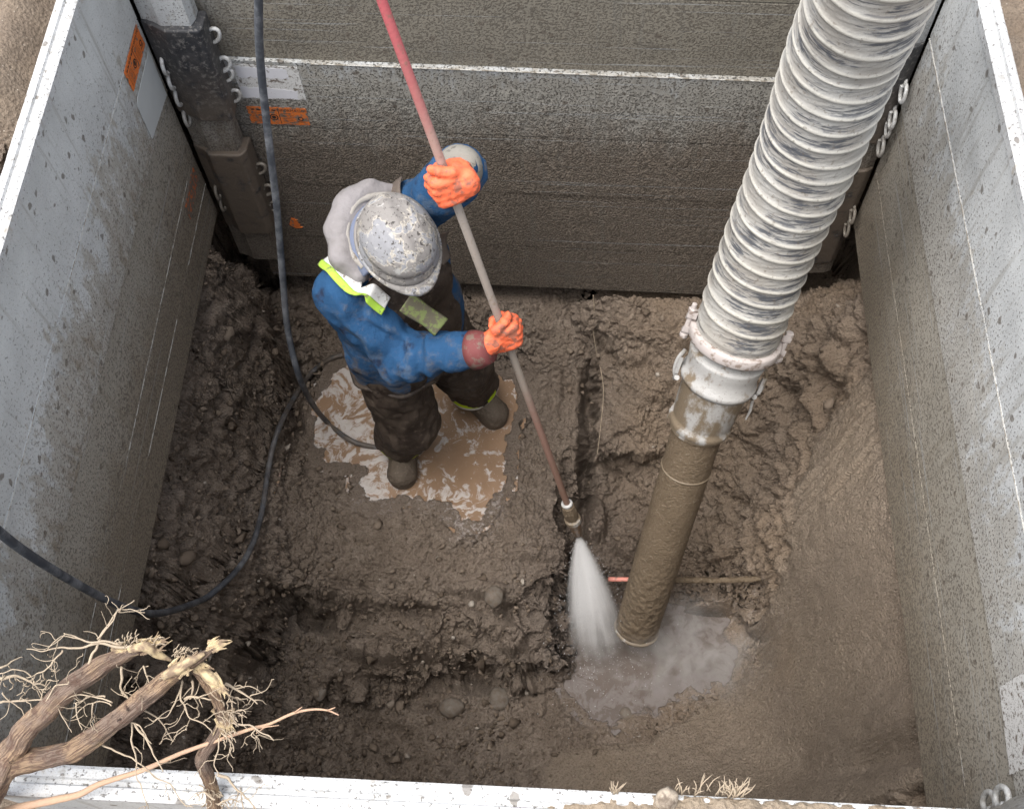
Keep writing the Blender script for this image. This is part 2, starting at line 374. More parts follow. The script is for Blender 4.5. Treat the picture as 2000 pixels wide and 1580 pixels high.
BUMPS = [(1085, 760, -1.55, .035, .12, .035), (1080, 930, -1.56, .04, .12, .035), (1060, 1080, -1.6, .10, .03, .03), (1165, 1015, -1.75, .05, .085, .10), (1225, 1065, -1.8, .06, .05, .06), (760, 1285, -1.85, .20, .05, .11), (940, 1150, -1.62, .14, .03, .05), (640, 1150, -1.6, .08, .03, .05), (1040, 1210, -1.75, .08, .05, .06), (1400, 1170, -1.8, .10, .025, .09), (1020, 1330, -1.93, .05, .04, .06),
 (640, 1330, -1.9, .14, .06, .06), (770, 1400, -1.95, .12, .05, .05), (470, 1330, -1.6, .10, .06, .08), (560, 1440, -1.85, .12, .05, .06), (1280, 770, -1.45, .10, .05, .05), (1330, 660, -1.25, .06, .04, .04), (1180, 660, -1.35, .07, .05, .05), (900, 1230, -1.75, .10, .05, .06), (690, 1165, -1.62, .07, .03, .04), (1065, 1140, -1.65, .05, .04, .05), (1000, 1260, -1.8, .06, .05, .07), (840, 1260, -1.8, .06, .04, .06), (420, 1240, -1.15, .07, .05, .04), (1250, 690, -1.35, .09, .05, .05)]
HOSE_PX = [(690, 690), (640, 702), (600, 738), (567, 790), (545, 835), (531, 880), (522, 930), (514, 985), (504, 1030), (488, 1075), (464, 1112), (430, 1146), (400, 1168), (370, 1184)]
def build_pit():
    h = .0033
    xs = np.arange(-.32, 2.66, h); ys = np.arange(.10, 2.86, h)
    X, Y = np.meshgrid(xs, ys, indexing='ij'); XY = np.c_[X.ravel(), Y.ravel()]
    # coarse pass for smooth parts, then upsample
    hc = .012; xc = np.arange(-.34, 2.70, hc); yc = np.arange(.08, 2.90, hc)
    Xc, Yc = np.meshgrid(xc, yc, indexing='ij'); Hc, Mc, Sc = base_height(np.c_[Xc.ravel(), Yc.ravel()])
    def up(A):
        A = A.reshape(len(xc), len(yc)); fx = (XY[:, 0]-xc[0])/hc; fy = (XY[:, 1]-yc[0])/hc
        i = np.clip(fx.astype(int), 0, len(xc)-2); j = np.clip(fy.astype(int), 0, len(yc)-2); u = fx-i; v = fy-j
        return A[i, j]*(1-u)*(1-v)+A[i+1, j]*u*(1-v)+A[i, j+1]*(1-u)*v+A[i+1, j+1]*u*v
    H, M, S = up(Hc), up(Mc), up(Sc)
    P0 = np.c_[XY, XY[:, :1]*0]; pn = fbm(P0, 13, 4, .6)
    pud = poly_sd(XY, PUD)+pn*.05+fbm(P0, 34, 3, .6, 21.)*.022; pud2 = poly_sd(XY, PUD2)+pn*.09
    flat = sst(-.13, -.005, pud); H = H*(1-flat)+(GZ+.004)*flat
    flat2 = sst(-.06, .03, pud2); H = H*(1-flat2*.8)+(-1.98)*flat2*.8
    # outer rise behind the walls closes the excavation up to street level
    ox = np.maximum(np.maximum(-.10-XY[:, 0], XY[:, 0]-2.44), np.maximum(.20-XY[:, 1], XY[:, 1]-2.66))
    H = np.where(ox > 0, np.minimum(H+ox*14, .42), H)
    P = np.c_[XY, H]
    G = H.reshape(X.shape); gx, gy = np.gradient(G, h)
    Nn = np.stack([-gx.ravel(), -gy.ravel(), np.ones(len(P))], 1); Nn /= np.linalg.norm(Nn, axis=1)[:, None]
    steep = 1-Nn[:, 2]
    # --- surface character by place
    pudm = np.maximum(flat, flat2*.9)
    slab = sst(-.03, .012, poly_sd(XY, SLAB)+pn*.03)        # smooth sandy slab on the right
    right = np.clip(slab, 0, 1)
    crumb = np.clip(sst(1.15, .8, XY[:, 1])*sst(1.35, 1.0, XY[:, 0]) + steep*1.3*(1-right) + sst(.42, .2, XY[:, 0])*.6 + .30*sst(1.35, 1.5, XY[:, 0])*(1-right), 0, 1)
    smooth = right*.95
    P[:, 2] += slab*.018
    npd = 1-pudm; smear = sst(.02, .26, fbm(P, 3.6, 2, .5, 44.)); rgh = np.clip(.22+.85*crumb, 0, 1)*npd*(1-.6*smooth)*(1-.7*smear)
    d = fbm(P, 3.2, 3)*.035*npd*(1-.85*right) + fbm(P*[1, 1, 1.6], 10, 4, .6)*.034*npd*(1-smooth) + fbm(P*[1, 1, .25], 12, 4, .6)*.012*smooth
    W1 = fbm(P, 7, 3)[:, None]*.05; W2 = fbm(P, 18, 2, .5, 40.)[:, None]*.02
    w1, w2 = worley(P+W1, 13); d += (.45-w1)*.050*rgh*(.4+.6*crumb)
    v1, v2 = worley(P+W2+W1*.5, 30, 9.); d += (.45-v1)*.020*rgh*sst(-.35, .25, fbm(P, 6, 2, .5, 3.))
    u1, u2 = worley(P+W2, 66, 5.); d += (.45-u1)*.009*rgh*sst(-.2, .3, fbm(P, 8, 2, .5, 15.))
    t1, t2 = worley(P+W2*.5, 125, 2.); d += (.45-t1)*.006*np.clip(rgh*1.4+.15*npd, 0, 1)
    bill = np.abs(fbm(P, 24, 4, .6, 12.)); d += (bill-.2)*.03*rgh
    rid = 1-np.abs(fbm(P, 6, 4, .6, 4.))*3.4; crack = np.clip(rid, 0, 1)**8
    d -= crack*.024*npd*(1-smooth)*(.45+steep)
    rid = 1-np.abs(fbm(P, 15, 3, .6, 24.))*3.; d -= np.clip(rid, 0, 1)**7*.013*npd*(1-smooth*.9)
    rid = 1-np.abs(fbm(P+W2, 34, 3, .6, 54.))*2.8; d -= np.clip(rid, 0, 1)**6*.0085*npd*(1-smooth*.7)
    strat = fbm(np.c_[P[:, :2]*3.2, P[:, 2]*9+fbm(P, 4, 2)*1.5], 1., 4, .6, 31.); d += strat*.085*np.clip(steep*1.8, 0, 1)*(1-right)*(1-.65*sst(.55, .3, XY[:, 0]))
    x1, x2 = worley(P+W1*1.4, 8.5, 6.); d += (.42-x1)*.085*np.clip(steep*1.6, 0, 1)*(1-right)*npd*(1-.55*sst(.55, .3, XY[:, 0]))
    streak = fbm(np.c_[(P[:, 0]*.62+P[:, 2]*.5)*26, (P[:, 1]*.9+P[:, 0]*.4)*4, P[:, 2]*4]+fbm(P, 5, 2)[:, None]*.8, 1., 4, .6, 8.)
    d += streak*0. + (.45-t1)*.0035*right + (.45-v1)*.014*right*sst(.15, .5, fbm(P, 5, 2, .5, 60.))
    d += fbm(P, 70, 3, .65)*.006*(1-.8*pudm)
    for (ax, ay), (bx, by) in [((1556, 965), (1735, 795)), ((1600, 1005), (1738, 850)), ((1640, 880), (1742, 775)), ((1548, 1010), (1640, 905)), ((1480, 830), (1600, 720)), ((1650, 1010), (1740, 925))]:
        a_, b_ = at(ax, ay, -1.15)[:2], at(bx, by, -.85)[:2]; e = b_-a_; t_ = np.clip(((XY-a_)@e)/(e@e), 0, 1); dd = np.linalg.norm(XY-a_-t_[:, None]*e, axis=1)+pn*.010
        d -= .013*np.exp(-(dd/.007)**2)*np.sin(np.pi*np.clip(t_*.96+.02, 0, 1))**.4 - .006*np.exp(-((dd-.016)/.010)**2)
    for hx, hy, hz, ra, rb2, dep in HOLES:
        c = at(hx, hy, hz); e = (XY-c[:2])/[ra, rb2]; k_ = np.exp(-(e**2).sum(1)*(1+.8*pn)); H2 = dep*k_; d -= H2*.0; P = P-np.c_[0*H2, -H2*.35, H2]
    for bx, by, bz, ra, rb2, hgt in BUMPS:
        c = at(bx, by, bz); e = (XY-c[:2])/[ra, rb2]; k_ = sst(1.25, .55, np.sqrt((e**2).sum(1))+.35*pn); P = P+np.c_[0*k_, 0*k_, hgt*k_]
    # inside puddles: basin under the water sheet, soft rim
    pg = pud+.013*fbm(P, 34, 3, .6, 71.); d = d - .015*sst(-.018, .016, pg) - .02*sst(-.01, .03, pud2)*(.4+.6*sst(-.25, .25, fbm(P, 7, 2)+.1))
    # keep lumps from coming through the walls: fade just below/behind the panels
    Q = P+Nn*d[:, None]
    pf = fbm(P, 45, 3, .6, 77.)
    shore = (pud < .0) & (pud > -.06); Q[:, 2] = np.where(shore, np.maximum(Q[:, 2], GZ+.0015+.008*np.abs(pf)), Q[:, 2])
    shore = (pud2 < .0) & (pud2 > -.05); Q[:, 2] = np.where(shore, np.maximum(Q[:, 2], -1.982+.010*np.abs(pf)), Q[:, 2])
    y_ = Q[:, 1]
    lim = np.where((Q[:, 0] < .06) | (Q[:, 0] > 2.27), -.625-.035*(y_-1.), 9); Q[:, 2] = np.where(ox <= 0, np.minimum(Q[:, 2], lim), Q[:, 2])
    Q[:, 2] = np.where((ox <= 0) & (Q[:, 1] > 2.40), np.minimum(Q[:, 2], -1.25-.10*sst(2.40, 2.45, Q[:, 1])), Q[:, 2])
    i = np.arange(len(xs)-1)[:, None]*len(ys)+np.arange(len(ys)-1)[None]
    Fs = np.stack([i, i+len(ys), i+len(ys)+1, i+1], -1).reshape(-1, 4)
    global HOSE_BED
    def hz_(x, y):
        i = int(np.clip((x-xs[0])/h, 0, len(xs)-1)); j = int(np.clip((y-ys[0])/h, 0, len(ys)-1)); return G[i, j]
    bed = []
    for px, py in HOSE_PX:
        z = -1.3
        for _ in range(14): q = at(px, py, z); z = .5*z+.5*(hz_(q[0], q[1])+.014)
        bed.append(at(px, py, z))
    HOSE_BED = np.array(bed); Hp = spline(HOSE_BED, 16)
    for _ in range(20): Hp[1:-1] = (Hp[:-2]+2*Hp[1:-1]+Hp[2:])/4
    Qg = Q.reshape(len(xs), len(ys), 3); w_ = int(.06/h)
    for q in Hp:
        i, j = int((q[0]-xs[0])/h), int((q[1]-ys[0])/h); i0, i1, j0, j1 = max(0, i-w_), i+w_+1, max(0, j-w_), j+w_+1
        sub = Qg[i0:i1, j0:j1]; dist = np.hypot(sub[..., 0]-q[0], sub[..., 1]-q[1]); top = q[2]-.007+np.clip(dist-.012, 0, 1)*1.3
        sub[..., 2] = np.where(dist < .055, np.maximum(np.minimum(sub[..., 2], top), sub[..., 2]-.04*sst(.055, .02, dist)), sub[..., 2])
    HOSE_BED = Hp
    wet = np.clip(sst(.55, .1, np.hypot(XY[:, 0]-1.48, (XY[:, 1]-1.35)*.8))+sst(-.12, .0, pud)*.6, 0, 1)
    foam = np.clip(sst(-.13, -.0, pud)*sst(1.75, 1.45, XY[:, 1])*sst(.75, .9, XY[:, 0])+sst(-.10, .0, pud)*sst(1.75, 1.6, XY[:, 1])*.5+sst(-.10, .0, pud2)*.4, 0, 1)
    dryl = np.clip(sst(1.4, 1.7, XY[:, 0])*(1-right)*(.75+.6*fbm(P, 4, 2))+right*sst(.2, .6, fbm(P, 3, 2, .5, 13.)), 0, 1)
    global PITQ, PITX, PITY
    PITQ, PITX, PITY = Q.reshape(len(xs), len(ys), 3), xs, ys
    m = Mat('pit_mud', .75, .35)
    big = m.noise(2.2, 4); mid = m.noise(14, 5, .6); fine = m.noise(130, 4, .65); gr = m.noise(420, 2, .6)
    c = m.ramp(big, [(.3, (.180, .140, .107)), (.5, (.206, .162, .126)), (.7, (.226, .183, .148))])
    c = m.mix(m.step(.45, .72, mid), c, (.265, .215, .172))
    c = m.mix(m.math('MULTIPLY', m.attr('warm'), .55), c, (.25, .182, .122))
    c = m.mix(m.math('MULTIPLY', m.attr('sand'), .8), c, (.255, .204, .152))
    c = m.mix(m.math('MULTIPLY', m.step(.50, .34, fine), .6), c, (.075, .056, .042))
    c = m.mix(m.math('MULTIPLY', m.step(.60, .74, gr), .5), c, (.33, .28, .225))
    c = m.mix(m.math('MULTIPLY', m.step(.40, .28, gr), .5), c, (.05, .038, .03))
    c = m.mix(m.math('MULTIPLY', m.step(.10, .05, m.voro(60)), .8), c, (.42, .37, .31))
    fo = m.noise(26, 6, .65, dist=1.5); fo2 = m.noise(140, 3, .6)
    fm = m.math('MULTIPLY', m.attr('foam'), m.step(.50, .60, m.math('ADD', m.math('MULTIPLY', fo, .7), m.math('MULTIPLY', fo2, .3))))
    c = m.mix(m.math('MULTIPLY', fm, .8), c, (.50, .45, .42))
    wt = m.attr('wet'); c = m.mix(m.math('MULTIPLY', wt, .55), c, (.085, .066, .056))
    c = m.mix(fm, c, (.50, .46, .44)) if False else c
    m.col(c)
    m.rough(m.math('SUBTRACT', .82, m.math('MULTIPLY', wt, m.math('MULTIPLY_ADD', m.step(.4, .6, mid), .35, .22))))
    hh = m.math('ADD', m.math('ADD', fine, m.math('MULTIPLY', gr, .35)), m.math('MULTIPLY', m.voro(100), .6))
    m.bump(hh, 1., .0085)
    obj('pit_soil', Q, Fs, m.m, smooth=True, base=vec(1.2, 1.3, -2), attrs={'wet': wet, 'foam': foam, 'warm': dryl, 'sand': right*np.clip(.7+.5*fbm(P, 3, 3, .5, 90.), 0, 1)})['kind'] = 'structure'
    return
build_pit()
def pitz(x, y):
    i = int(round((x-PITX[0])/(PITX[1]-PITX[0]))); j = int(round((y-PITY[0])/(PITY[1]-PITY[0])))
    return PITQ[min(max(i, 0), len(PITX)-1), min(max(j, 0), len(PITY)-1), 2]
# --- street-level ground all round the excavation, out to the horizon
def build_ground():
    def axis(a, b):
        d = np.arange(a, b, .022); far = [.1, .3, .8, 2, 5, 12, 30, 80, 200, 500]
        return np.r_[[a-f for f in far[::-1]], d, [d[-1]+f for f in far]]
    xs, ys = axis(-.95, 3.3), axis(-.75, 3.5)
    X, Y = np.meshgrid(xs, ys, indexing='ij'); P = np.c_[X.ravel(), Y.ravel(), X.ravel()*0]
    near = ((P[:, 0] > -2) & (P[:, 0] < 4.4) & (P[:, 1] > -2) & (P[:, 1] < 4.6))
    z = .42+near*(fbm(P, 2.2, 4)*.09+fbm(P, 12, 4, .6)*.035)
    w1, _ = worley(P, 22, 3.); z += near*(.4-w1)*.02
    z += .10*np.exp(-((P[:, 0]+.20)/.09)**2)*sst(1.5, 1.9, P[:, 1])*near            # bank beside the left rail
    z -= .30*np.exp(-((P[:, 0]+.20)/.10)**2-((P[:, 1]-1.62)/.16)**2)             # hole beside the rail
    z -= .05*((P[:, 1] < .2) & near)
    inner = (P[:, 0] > -.02) & (P[:, 0] < 2.33) & (P[:, 1] > .2) & (P[:, 1] < 2.48)
    P[:, 2] = np.minimum(z, .56)
    n1 = len(ys); i = np.arange(len(xs)-1)[:, None]*n1+np.arange(n1-1)[None]
    Fs = np.stack([i, i+n1, i+n1+1, i+1], -1).reshape(-1, 4); Fs = Fs[~inner[Fs].all(1)]
    m = soil_material('dry_soil', .03)
    obj('ground', P, Fs, m.m, smooth=True, base=vec(1.2, 1.3, .42))['kind'] = 'structure'
build_ground()

# ================================================================== WATER
def water_sheet(name, poly, z, c_water, c_foam, foam_x, grow):
    lo, hi = poly.min(0)-.06, poly.max(0)+.06; h = .006
    xs, ys = np.arange(lo[0], hi[0], h), np.arange(lo[1], hi[1], h); X, Y = np.meshgrid(xs, ys, indexing='ij')
    P = np.c_[X.ravel(), Y.ravel(), np.full(X.size, z)]; s = poly_sd(P[:, :2], poly) > -grow
    i = np.arange(len(xs)-1)[:, None]*len(ys)+np.arange(len(ys)-1)[None]
    Fs = np.stack([i, i+len(ys), i+len(ys)+1, i+1], -1).reshape(-1, 4); Fs = Fs[s[Fs].any(1)]
    m = Mat(name, .16, .5 if name == 'puddle' else .22); v = m.warp(m.warp(m.pos(), 6, .20), 19, .055)
    n = m.noise(16, 6, .62, v); n2 = m.noise(50, 5, .6, v)
    side = foam_x(m)
    f = m.math('ADD', m.math('ADD', m.math('MULTIPLY', n, .75), m.math('MULTIPLY', n2, .25)), side)
    fm = m.step(.535, .67, f)
    c = m.mix(m.step(.3, .7, m.noise(6, 4)), c_water, tuple(q*.82 for q in c_water))
    c = m.mix(m.step(.53, .585, f), c, tuple(.5*(a+b) for a, b in zip(c_water, c_foam)))
    c = m.mix(fm, c, c_foam)
    bub = m.voro(70, v); c = m.mix(m.math('MULTIPLY', m.step(.10, .06, bub), .7), c, tuple(q*1.25 for q in c_foam))
    m.col(c); m.rough(m.math('MULTIPLY_ADD', fm, .45, .12 if name == 'puddle' else .35)); m.bump(m.math('ADD', m.math('MULTIPLY', fm, .6), n2), .35, .004)
    dep = np.array([z-pitz(x, y) for x, y in P[:, :2]]); m.put(m.b.inputs['Alpha'], m.step(-.001, .0085, m.math('ADD', m.attr('depth'), m.math('MULTIPLY', m.math('SUBTRACT', n2, .5), .006))))
    o = obj(name, P, Fs, m.m, smooth=True, attrs={'depth': dep}); o['kind'] = 'structure'; return o
water_sheet('puddle', PUD, GZ+.0005, (.275, .180, .115), (.46, .425, .40),
    lambda m: m.math('ADD', m.math('MULTIPLY', m.step(.72, .5, m.sep(m.pos(), 0)), .085), m.math('MULTIPLY', m.step(1.78, 1.66, m.sep(m.pos(), 1)), .03)), .05)
water_sheet('pit_water', PUD2, -1.981, (.115, .088, .072), (.185, .162, .152),
    lambda m: m.math('ADD', m.math('MULTIPLY', m.step(1.08, 1.02, m.sep(m.pos(), 1)), .08), m.math('MULTIPLY', m.step(1.65, 1.8, m.sep(m.pos(), 0)), .08)), .05)

# ================================================================== TRENCH BOX
def mud_metal(name, ax, zclean, zmud, alum=(.50, .52, .53), film=(.30, .28, .245), mud=(.135, .108, .082), spk=.5, lump=0., patch=1., tilt=.03):
    m = Mat(name, .6, .35); p = m.pos(); z = m.sep(p, 2); al = m.sep(p, ax)
    zz = m.math('ADD', z, m.math('MULTIPLY', al, tilt))
    g = m.math('DIVIDE', m.math('SUBTRACT', zclean, zz), zclean-zmud)
    sc = (9, 9, 3.2); big = m.noise(1., 5, .6, m.scale(p, sc)); med = m.noise(26, 5, .65, m.scale(p, (1.6, 1.6, .8))); spe = m.noise(135, 2, .6); spf = m.noise(300, 2, .6)
    a = m.mix(m.step(.35, .7, m.noise(5, 4)), alum, tuple(c*.84 for c in alum))
    a = m.mix(m.math('MULTIPLY', m.step(.55, .75, m.noise(1., 3, .6, m.scale(p, (60, 60, 4)))), .35), a, tuple(c*.72 for c in alum))
    cov1 = m.math('ADD', g, m.math('MULTIPLY', m.math('SUBTRACT', m.math('ADD', m.math('MULTIPLY', big, .55), m.math('MULTIPLY', med, .45)), .5), 2.2*patch))
    c = m.mix(m.math('MULTIPLY', m.step(.12, .34, cov1), .8), a, film)
    mudc = m.mix(m.noise(7, 4), mud, tuple(q*1.25 for q in mud))
    c = m.mix(m.math('MULTIPLY', m.step(.45, .95, cov1), .9), c, mudc)
    thr = m.math('ADD', spe, m.math('MULTIPLY', m.math('MINIMUM', m.math('MAXIMUM', g, -.4), .9), .12))
    c = m.mix(m.math('MULTIPLY', m.step(.60, .66, thr), spk), c, (.075, .062, .05))
    c = m.mix(m.math('MULTIPLY', m.step(.57, .64, spf), spk*.55), c, tuple(q*.55 for q in mud))
    c = m.mix(m.math('MULTIPLY', m.step(.42, .34, spf), .35), c, tuple(q*1.15 for q in film))
    blob = m.voro(15, m.warp(p, 40, .03)); c = m.mix(m.math('MULTIPLY', m.step(.17, .11, blob), .75), c, (.12, .10, .08))
    scr = m.noise(1., 3, .55, m.scale(p, (1.1, 1.1, 90))); c = m.mix(m.math('MULTIPLY', m.step(.63, .68, scr), .4), c, tuple(q*.8 for q in alum))
    run = m.noise(1., 4, .6, m.scale(p, (34, 34, 1.6))); c = m.mix(m.math('MULTIPLY', m.step(.56, .70, run), .45), c, tuple(q*.72 for q in film))
    m.col(c); m.rough(m.math('MULTIPLY_ADD', m.step(.2, .8, cov1), .3, .48))
    hb = m.math('ADD', m.math('MULTIPLY', m.step(.58, .70, thr), .6), m.math('MULTIPLY', m.math('MULTIPLY', m.step(.3, 1.1, cov1), m.math('ADD', med, m.math('MULTIPLY', spe, .8))), lump+.3))
    pb = m.bump(m.noise(3.2, 2), .35, .05)
    m.bump(hb, .6+.3*lump, .005+.010*lump, pb)
    return m.m
M_LU = mud_metal('left_aluminium', 1, .36, -.18, alum=(.58, .595, .59), film=(.37, .345, .30), mud=(.215, .182, .138), patch=1.5)
M_LL = mud_metal('left_lower_aluminium', 1, .30, -.42, film=(.31, .275, .215), mud=(.215, .178, .132), spk=.6, patch=.45)
M_BU = mud_metal('back_upper_aluminium', 0, .50, .0, film=(.27, .255, .22), mud=(.185, .165, .13), spk=.6, patch=.6, tilt=-.35)
M_BL = mud_metal('back_lower_aluminium', 0, .16, -.50, film=(.27, .25, .21), mud=(.205, .166, .130), spk=.55, lump=1.1, patch=.5, tilt=-.02)
M_RU = mud_metal('right_aluminium', 1, .46, -.45, alum=(.585, .60, .60), film=(.40, .38, .34), mud=(.25, .22, .178), spk=.7, patch=.9)
M_RL = mud_metal('right_lower_aluminium', 1, .42, -.60, film=(.31, .275, .215), mud=(.225, .188, .140), spk=.6, patch=.35)
M_RAIL = mud_metal('rail_aluminium', 0, .55, -.6, alum=(.56, .57, .575), film=(.40, .365, .31), mud=(.25, .20, .15), spk=.7, patch=1.2)
def edge_mat():
    m = Mat('worn_aluminium_edge', .5, .4); m.col(m.mix(m.step(.45, .6, m.noise(40, 3)), (.44, .43, .40), (.22, .195, .16))); return m.m
M_EDGE = edge_mat()

def panel(name, label, A, B, out, zt, zb, mat, grooves=(.5,), th=.05, proud=0., rail=False, bead=True, lower_step=0.):
    """A, B: xy of the inner face ends; out: outward normal; zt/zb: (z at A, z at B)"""
    A, B, out = vec(*A, 0), vec(*B, 0), unit(vec(*out, 0)); d = unit(B-A); Ln = np.linalg.norm(B-A)
    prof = [(0, 1.)]
    hgt = zt[0]-zb[0]
    for g in sorted(grooves, reverse=True):
        e = .0022/hgt; prof += [(0, g+2*e), (.005, g+e), (.005, g-e), (.001, g-2*e)]
    prof += [(.001, 0.), (th, 0.), (th, 1.)]
    t = thing(name, A*.5+B*.5+vec(0, 0, min(zb)), label, 'trench panel')
    V = []; ns = 24
    for k in range(ns+1):
        f = k/ns
        for o, g in prof:
            V.append(A+d*Ln*f+out*(o-proud)+vec(0, 0, (zb[0]+(zb[1]-zb[0])*f)*(1-g)+(zt[0]+(zt[1]-zt[0])*f)*g))
    n = len(prof)
    Fs = [(k*n+i, k*n+(i+1) % n, (k+1)*n+(i+1) % n, (k+1)*n+i) for k in range(ns) for i in range(n)]
    Fs += [tuple(range(n))[::-1], tuple(range(ns*n, (ns+1)*n))]
    obj('plank_wall', V, Fs, mat, t)
    if bead:
        mb = MB(); r = random.Random(hash(label) & 255)
        for g in grooves:
            f = r.uniform(0, .1)
            while f < .93:
                f2 = min(1, f+r.uniform(.15, .5)); P = []
                for q in np.linspace(f, f2, 6):
                    P.append(A+d*Ln*q-out*(proud-.0003)+vec(0, 0, (zb[0]+(zb[1]-zb[0])*q)*(1-g)+(zt[0]+(zt[1]-zt[0])*q)*g-.0052))
                obj('joint_edge', *tube_vf(P, .0012, 6), M_EDGE, t); f = f2+r.uniform(.02, .20)
    if rail:
        pr = [(-.004, -.012), (-.004, .012), (.002, .016), (.017, .016), (.020, .008), (.028, .008), (.031, .016), (.046, .016), (.052, .012), (.052, -.012)]
        V = []; ns = 160
        for k in range(ns+1):
            f = k/ns
            for o, dz in pr:
                q = A+d*Ln*f; V.append(q+out*(o-proud)+vec(0, 0, zt[0]+(zt[1]-zt[0])*f+dz+.0125))
        V = np.array(V); V += (fbm(V, 45, 2)*.0012+fbm(V, 9, 2)*.001)[:, None]*vec(0, 0, 1)
        n = len(pr); Fs = [(k*n+i, k*n+(i+1) % n, (k+1)*n+(i+1) % n, (k+1)*n+i) for k in range(ns) for i in range(n)]
        Fs += [tuple(range(n))[::-1], tuple(range(ns*n, (ns+1)*n))]
        obj('top_rail', V, Fs, M_RAIL, t)
    return t
lz = lambda y: -.003-.022*(y-.6)
yA, yB = .24, 2.385
tLU = panel('trench_panel', 'upper left aluminium trench panel with white top rail and large pale blank sheet', (xl(yA), yA), (xl(yB), yB), (-1, -.0105),
      (.58-.028*(yA-2.12)-.018, .58-.028*(yB-2.12)-.018), (lz(yA), lz(yB)), M_LU, proud=.006, rail=True)
tLL = panel('trench_panel', 'lower left grey trench panel with rubbed orange sticker, its foot in soil', (xl(yA), yA), (xl(yB), yB), (-1, -.0105),
      (lz(yA)-.002, lz(yB)-.002), (-.60-.043*(yA-.6), -.60-.043*(yB-.6)), M_LL, grooves=(.27, .52))
rz = lambda y: .004-.033*(y-.87)
yC = 2.365
tRU = panel('trench_panel', 'upper right aluminium trench panel, speckled with mud, beside the big ribbed hose', (xr(yA), yA), (xr(yC), yC), (1, -.0026),
      (.556-.038*(yA-2.18)-.018, .556-.038*(yC-2.18)-.018), (rz(yA), rz(yC)), M_RU, proud=.005, rail=True)
tRL = panel('trench_panel', 'lower right brownish trench panel above the smooth sandy slope', (xr(yA), yA), (xr(yC), yC), (1, -.0026),
      (rz(yA)-.002, rz(yC)-.002), (-.612-.02*(yA-.4), -.612-.02*(yC-.4)), M_RL, grooves=(.5,), bead=False)
bz = lambda x: .032-.0155*x
tBU = panel('trench_panel', 'upper back trench panel stained brown behind the red end of the lance', (.07, yb(.07)), (2.24, yb(2.24)), (.0186, 1), (.58, .55), (bz(.07), bz(2.24)), M_BU, grooves=(.53,), proud=-.014, bead=False)
tBL = panel('trench_panel', 'middle back trench panel with white label and orange warning sticker', (.09, yb(.09)), (2.235, yb(2.235)), (.0186, 1),
      (bz(.09)-.002, bz(2.235)-.002), (-.575-.02*.09, -.575-.02*2.235), M_BL, grooves=(.5,), proud=0, bead=False)
tBB = panel('trench_panel', 'lowest back trench panel, caked in dark mud, its foot just above the pit soil', (.085, yb(.085)), (2.235, yb(2.235)), (.0186, 1),
      (-.577-.02*.09, -.577-.02*2.235), (-1.20, -1.238), M_BL, grooves=(.46,), proud=-.004, bead=False)
# bright worn lip on top of the middle back panel
P = [vec(x, yb(x)-.0016, bz(x)-.0025) for x in np.linspace(.47, 2.2, 12)]
obj('worn_lip', *tube_vf(P, .0022, 6), M_EDGE, tBL)
tF = panel('trench_panel', 'near trench panel with the white double rail across the bottom, under the uprooted root', (.275, yfr(.275)), (2.28, yfr(2.28)), (-.0105, -1), (.567, .567), (-.02, -.02), M_LU, rail=True, bead=False)
panel('trench_panel', 'lower near trench panel hidden below the near rail', (.1, yfr(.1)), (2.28, yfr(2.28)), (-.0105, -1), (-.022, -.022), (-.63, -.63), M_LL, bead=False)

# ---- corner posts with their locking pins
def steel(name, c1, c2, c3):
    m = Mat(name, .55, .4); n = m.noise(11, 5, .65); n2 = m.noise(70, 4, .65)
    c = m.mix(m.step(.4, .6, n), c1, c2); c = m.mix(m.step(.52, .66, n2), c, c3)
    gz = m.step(.2, -.3, m.sep(m.pos(), 2)); c = m.mix(m.math('MULTIPLY', gz, m.step(.25, .5, m.noise(22, 4))), c, (.125, .10, .078))
    m.col(c); m.bump(m.math('ADD', n2, m.noise(28, 3)), .5, .006); return m.m
M_POST = steel('black_painted_steel', (.028, .03, .035), (.055, .055, .058), (.15, .145, .14))
M_PEND = mud_metal('panel_end_aluminium', 1, .45, -.35, film=(.31, .29, .25), mud=(.15, .122, .095), spk=.6, patch=.6)
def galv():
    m = Mat('galvanised_pin', .4, .5); gz = m.step(.12, -.4, m.sep(m.pos(), 2))
    c = m.mix(m.step(.35, .65, m.noise(90, 3)), (.55, .56, .56), (.36, .355, .34)); c = m.mix(m.math('MULTIPLY', gz, .9), c, (.16, .135, .105))
    m.col(c); m.bump(m.noise(160, 3), .4, .003); return m.m
M_PIN = galv()
def prism(poly, z0, z1, rough=0., ns=8):
    poly = np.asarray(poly); n = len(poly); V = []
    for k in range(ns+1): V += [(x, y, z0+(z1-z0)*k/ns) for x, y in poly]
    V = np.array(V)
    Fs = [(k*n+i, k*n+(i+1) % n, (k+1)*n+(i+1) % n, (k+1)*n+i) for k in range(ns) for i in range(n)]
    Fs += [tuple(range(n))[::-1], tuple(range(ns*n, (ns+1)*n))]
    return V, Fs
def pin_vf(c, u, v, w_, s=1.):    # loop in plane u(right) v(up), stem along -u into the post
    th = np.linspace(math.radians(155), math.radians(-215), 22)
    L = [c+u*(.017*s*math.cos(t))+v*(.025*s*math.sin(t))+w_*(.010*(k/21.)) for k, t in enumerate(th)]
    L = [c-u*.030*s+v*.022*s, c-u*.022*s+v*.020*s]+L
    return tube_vf(spline(L, 3), .0058*s, 8)
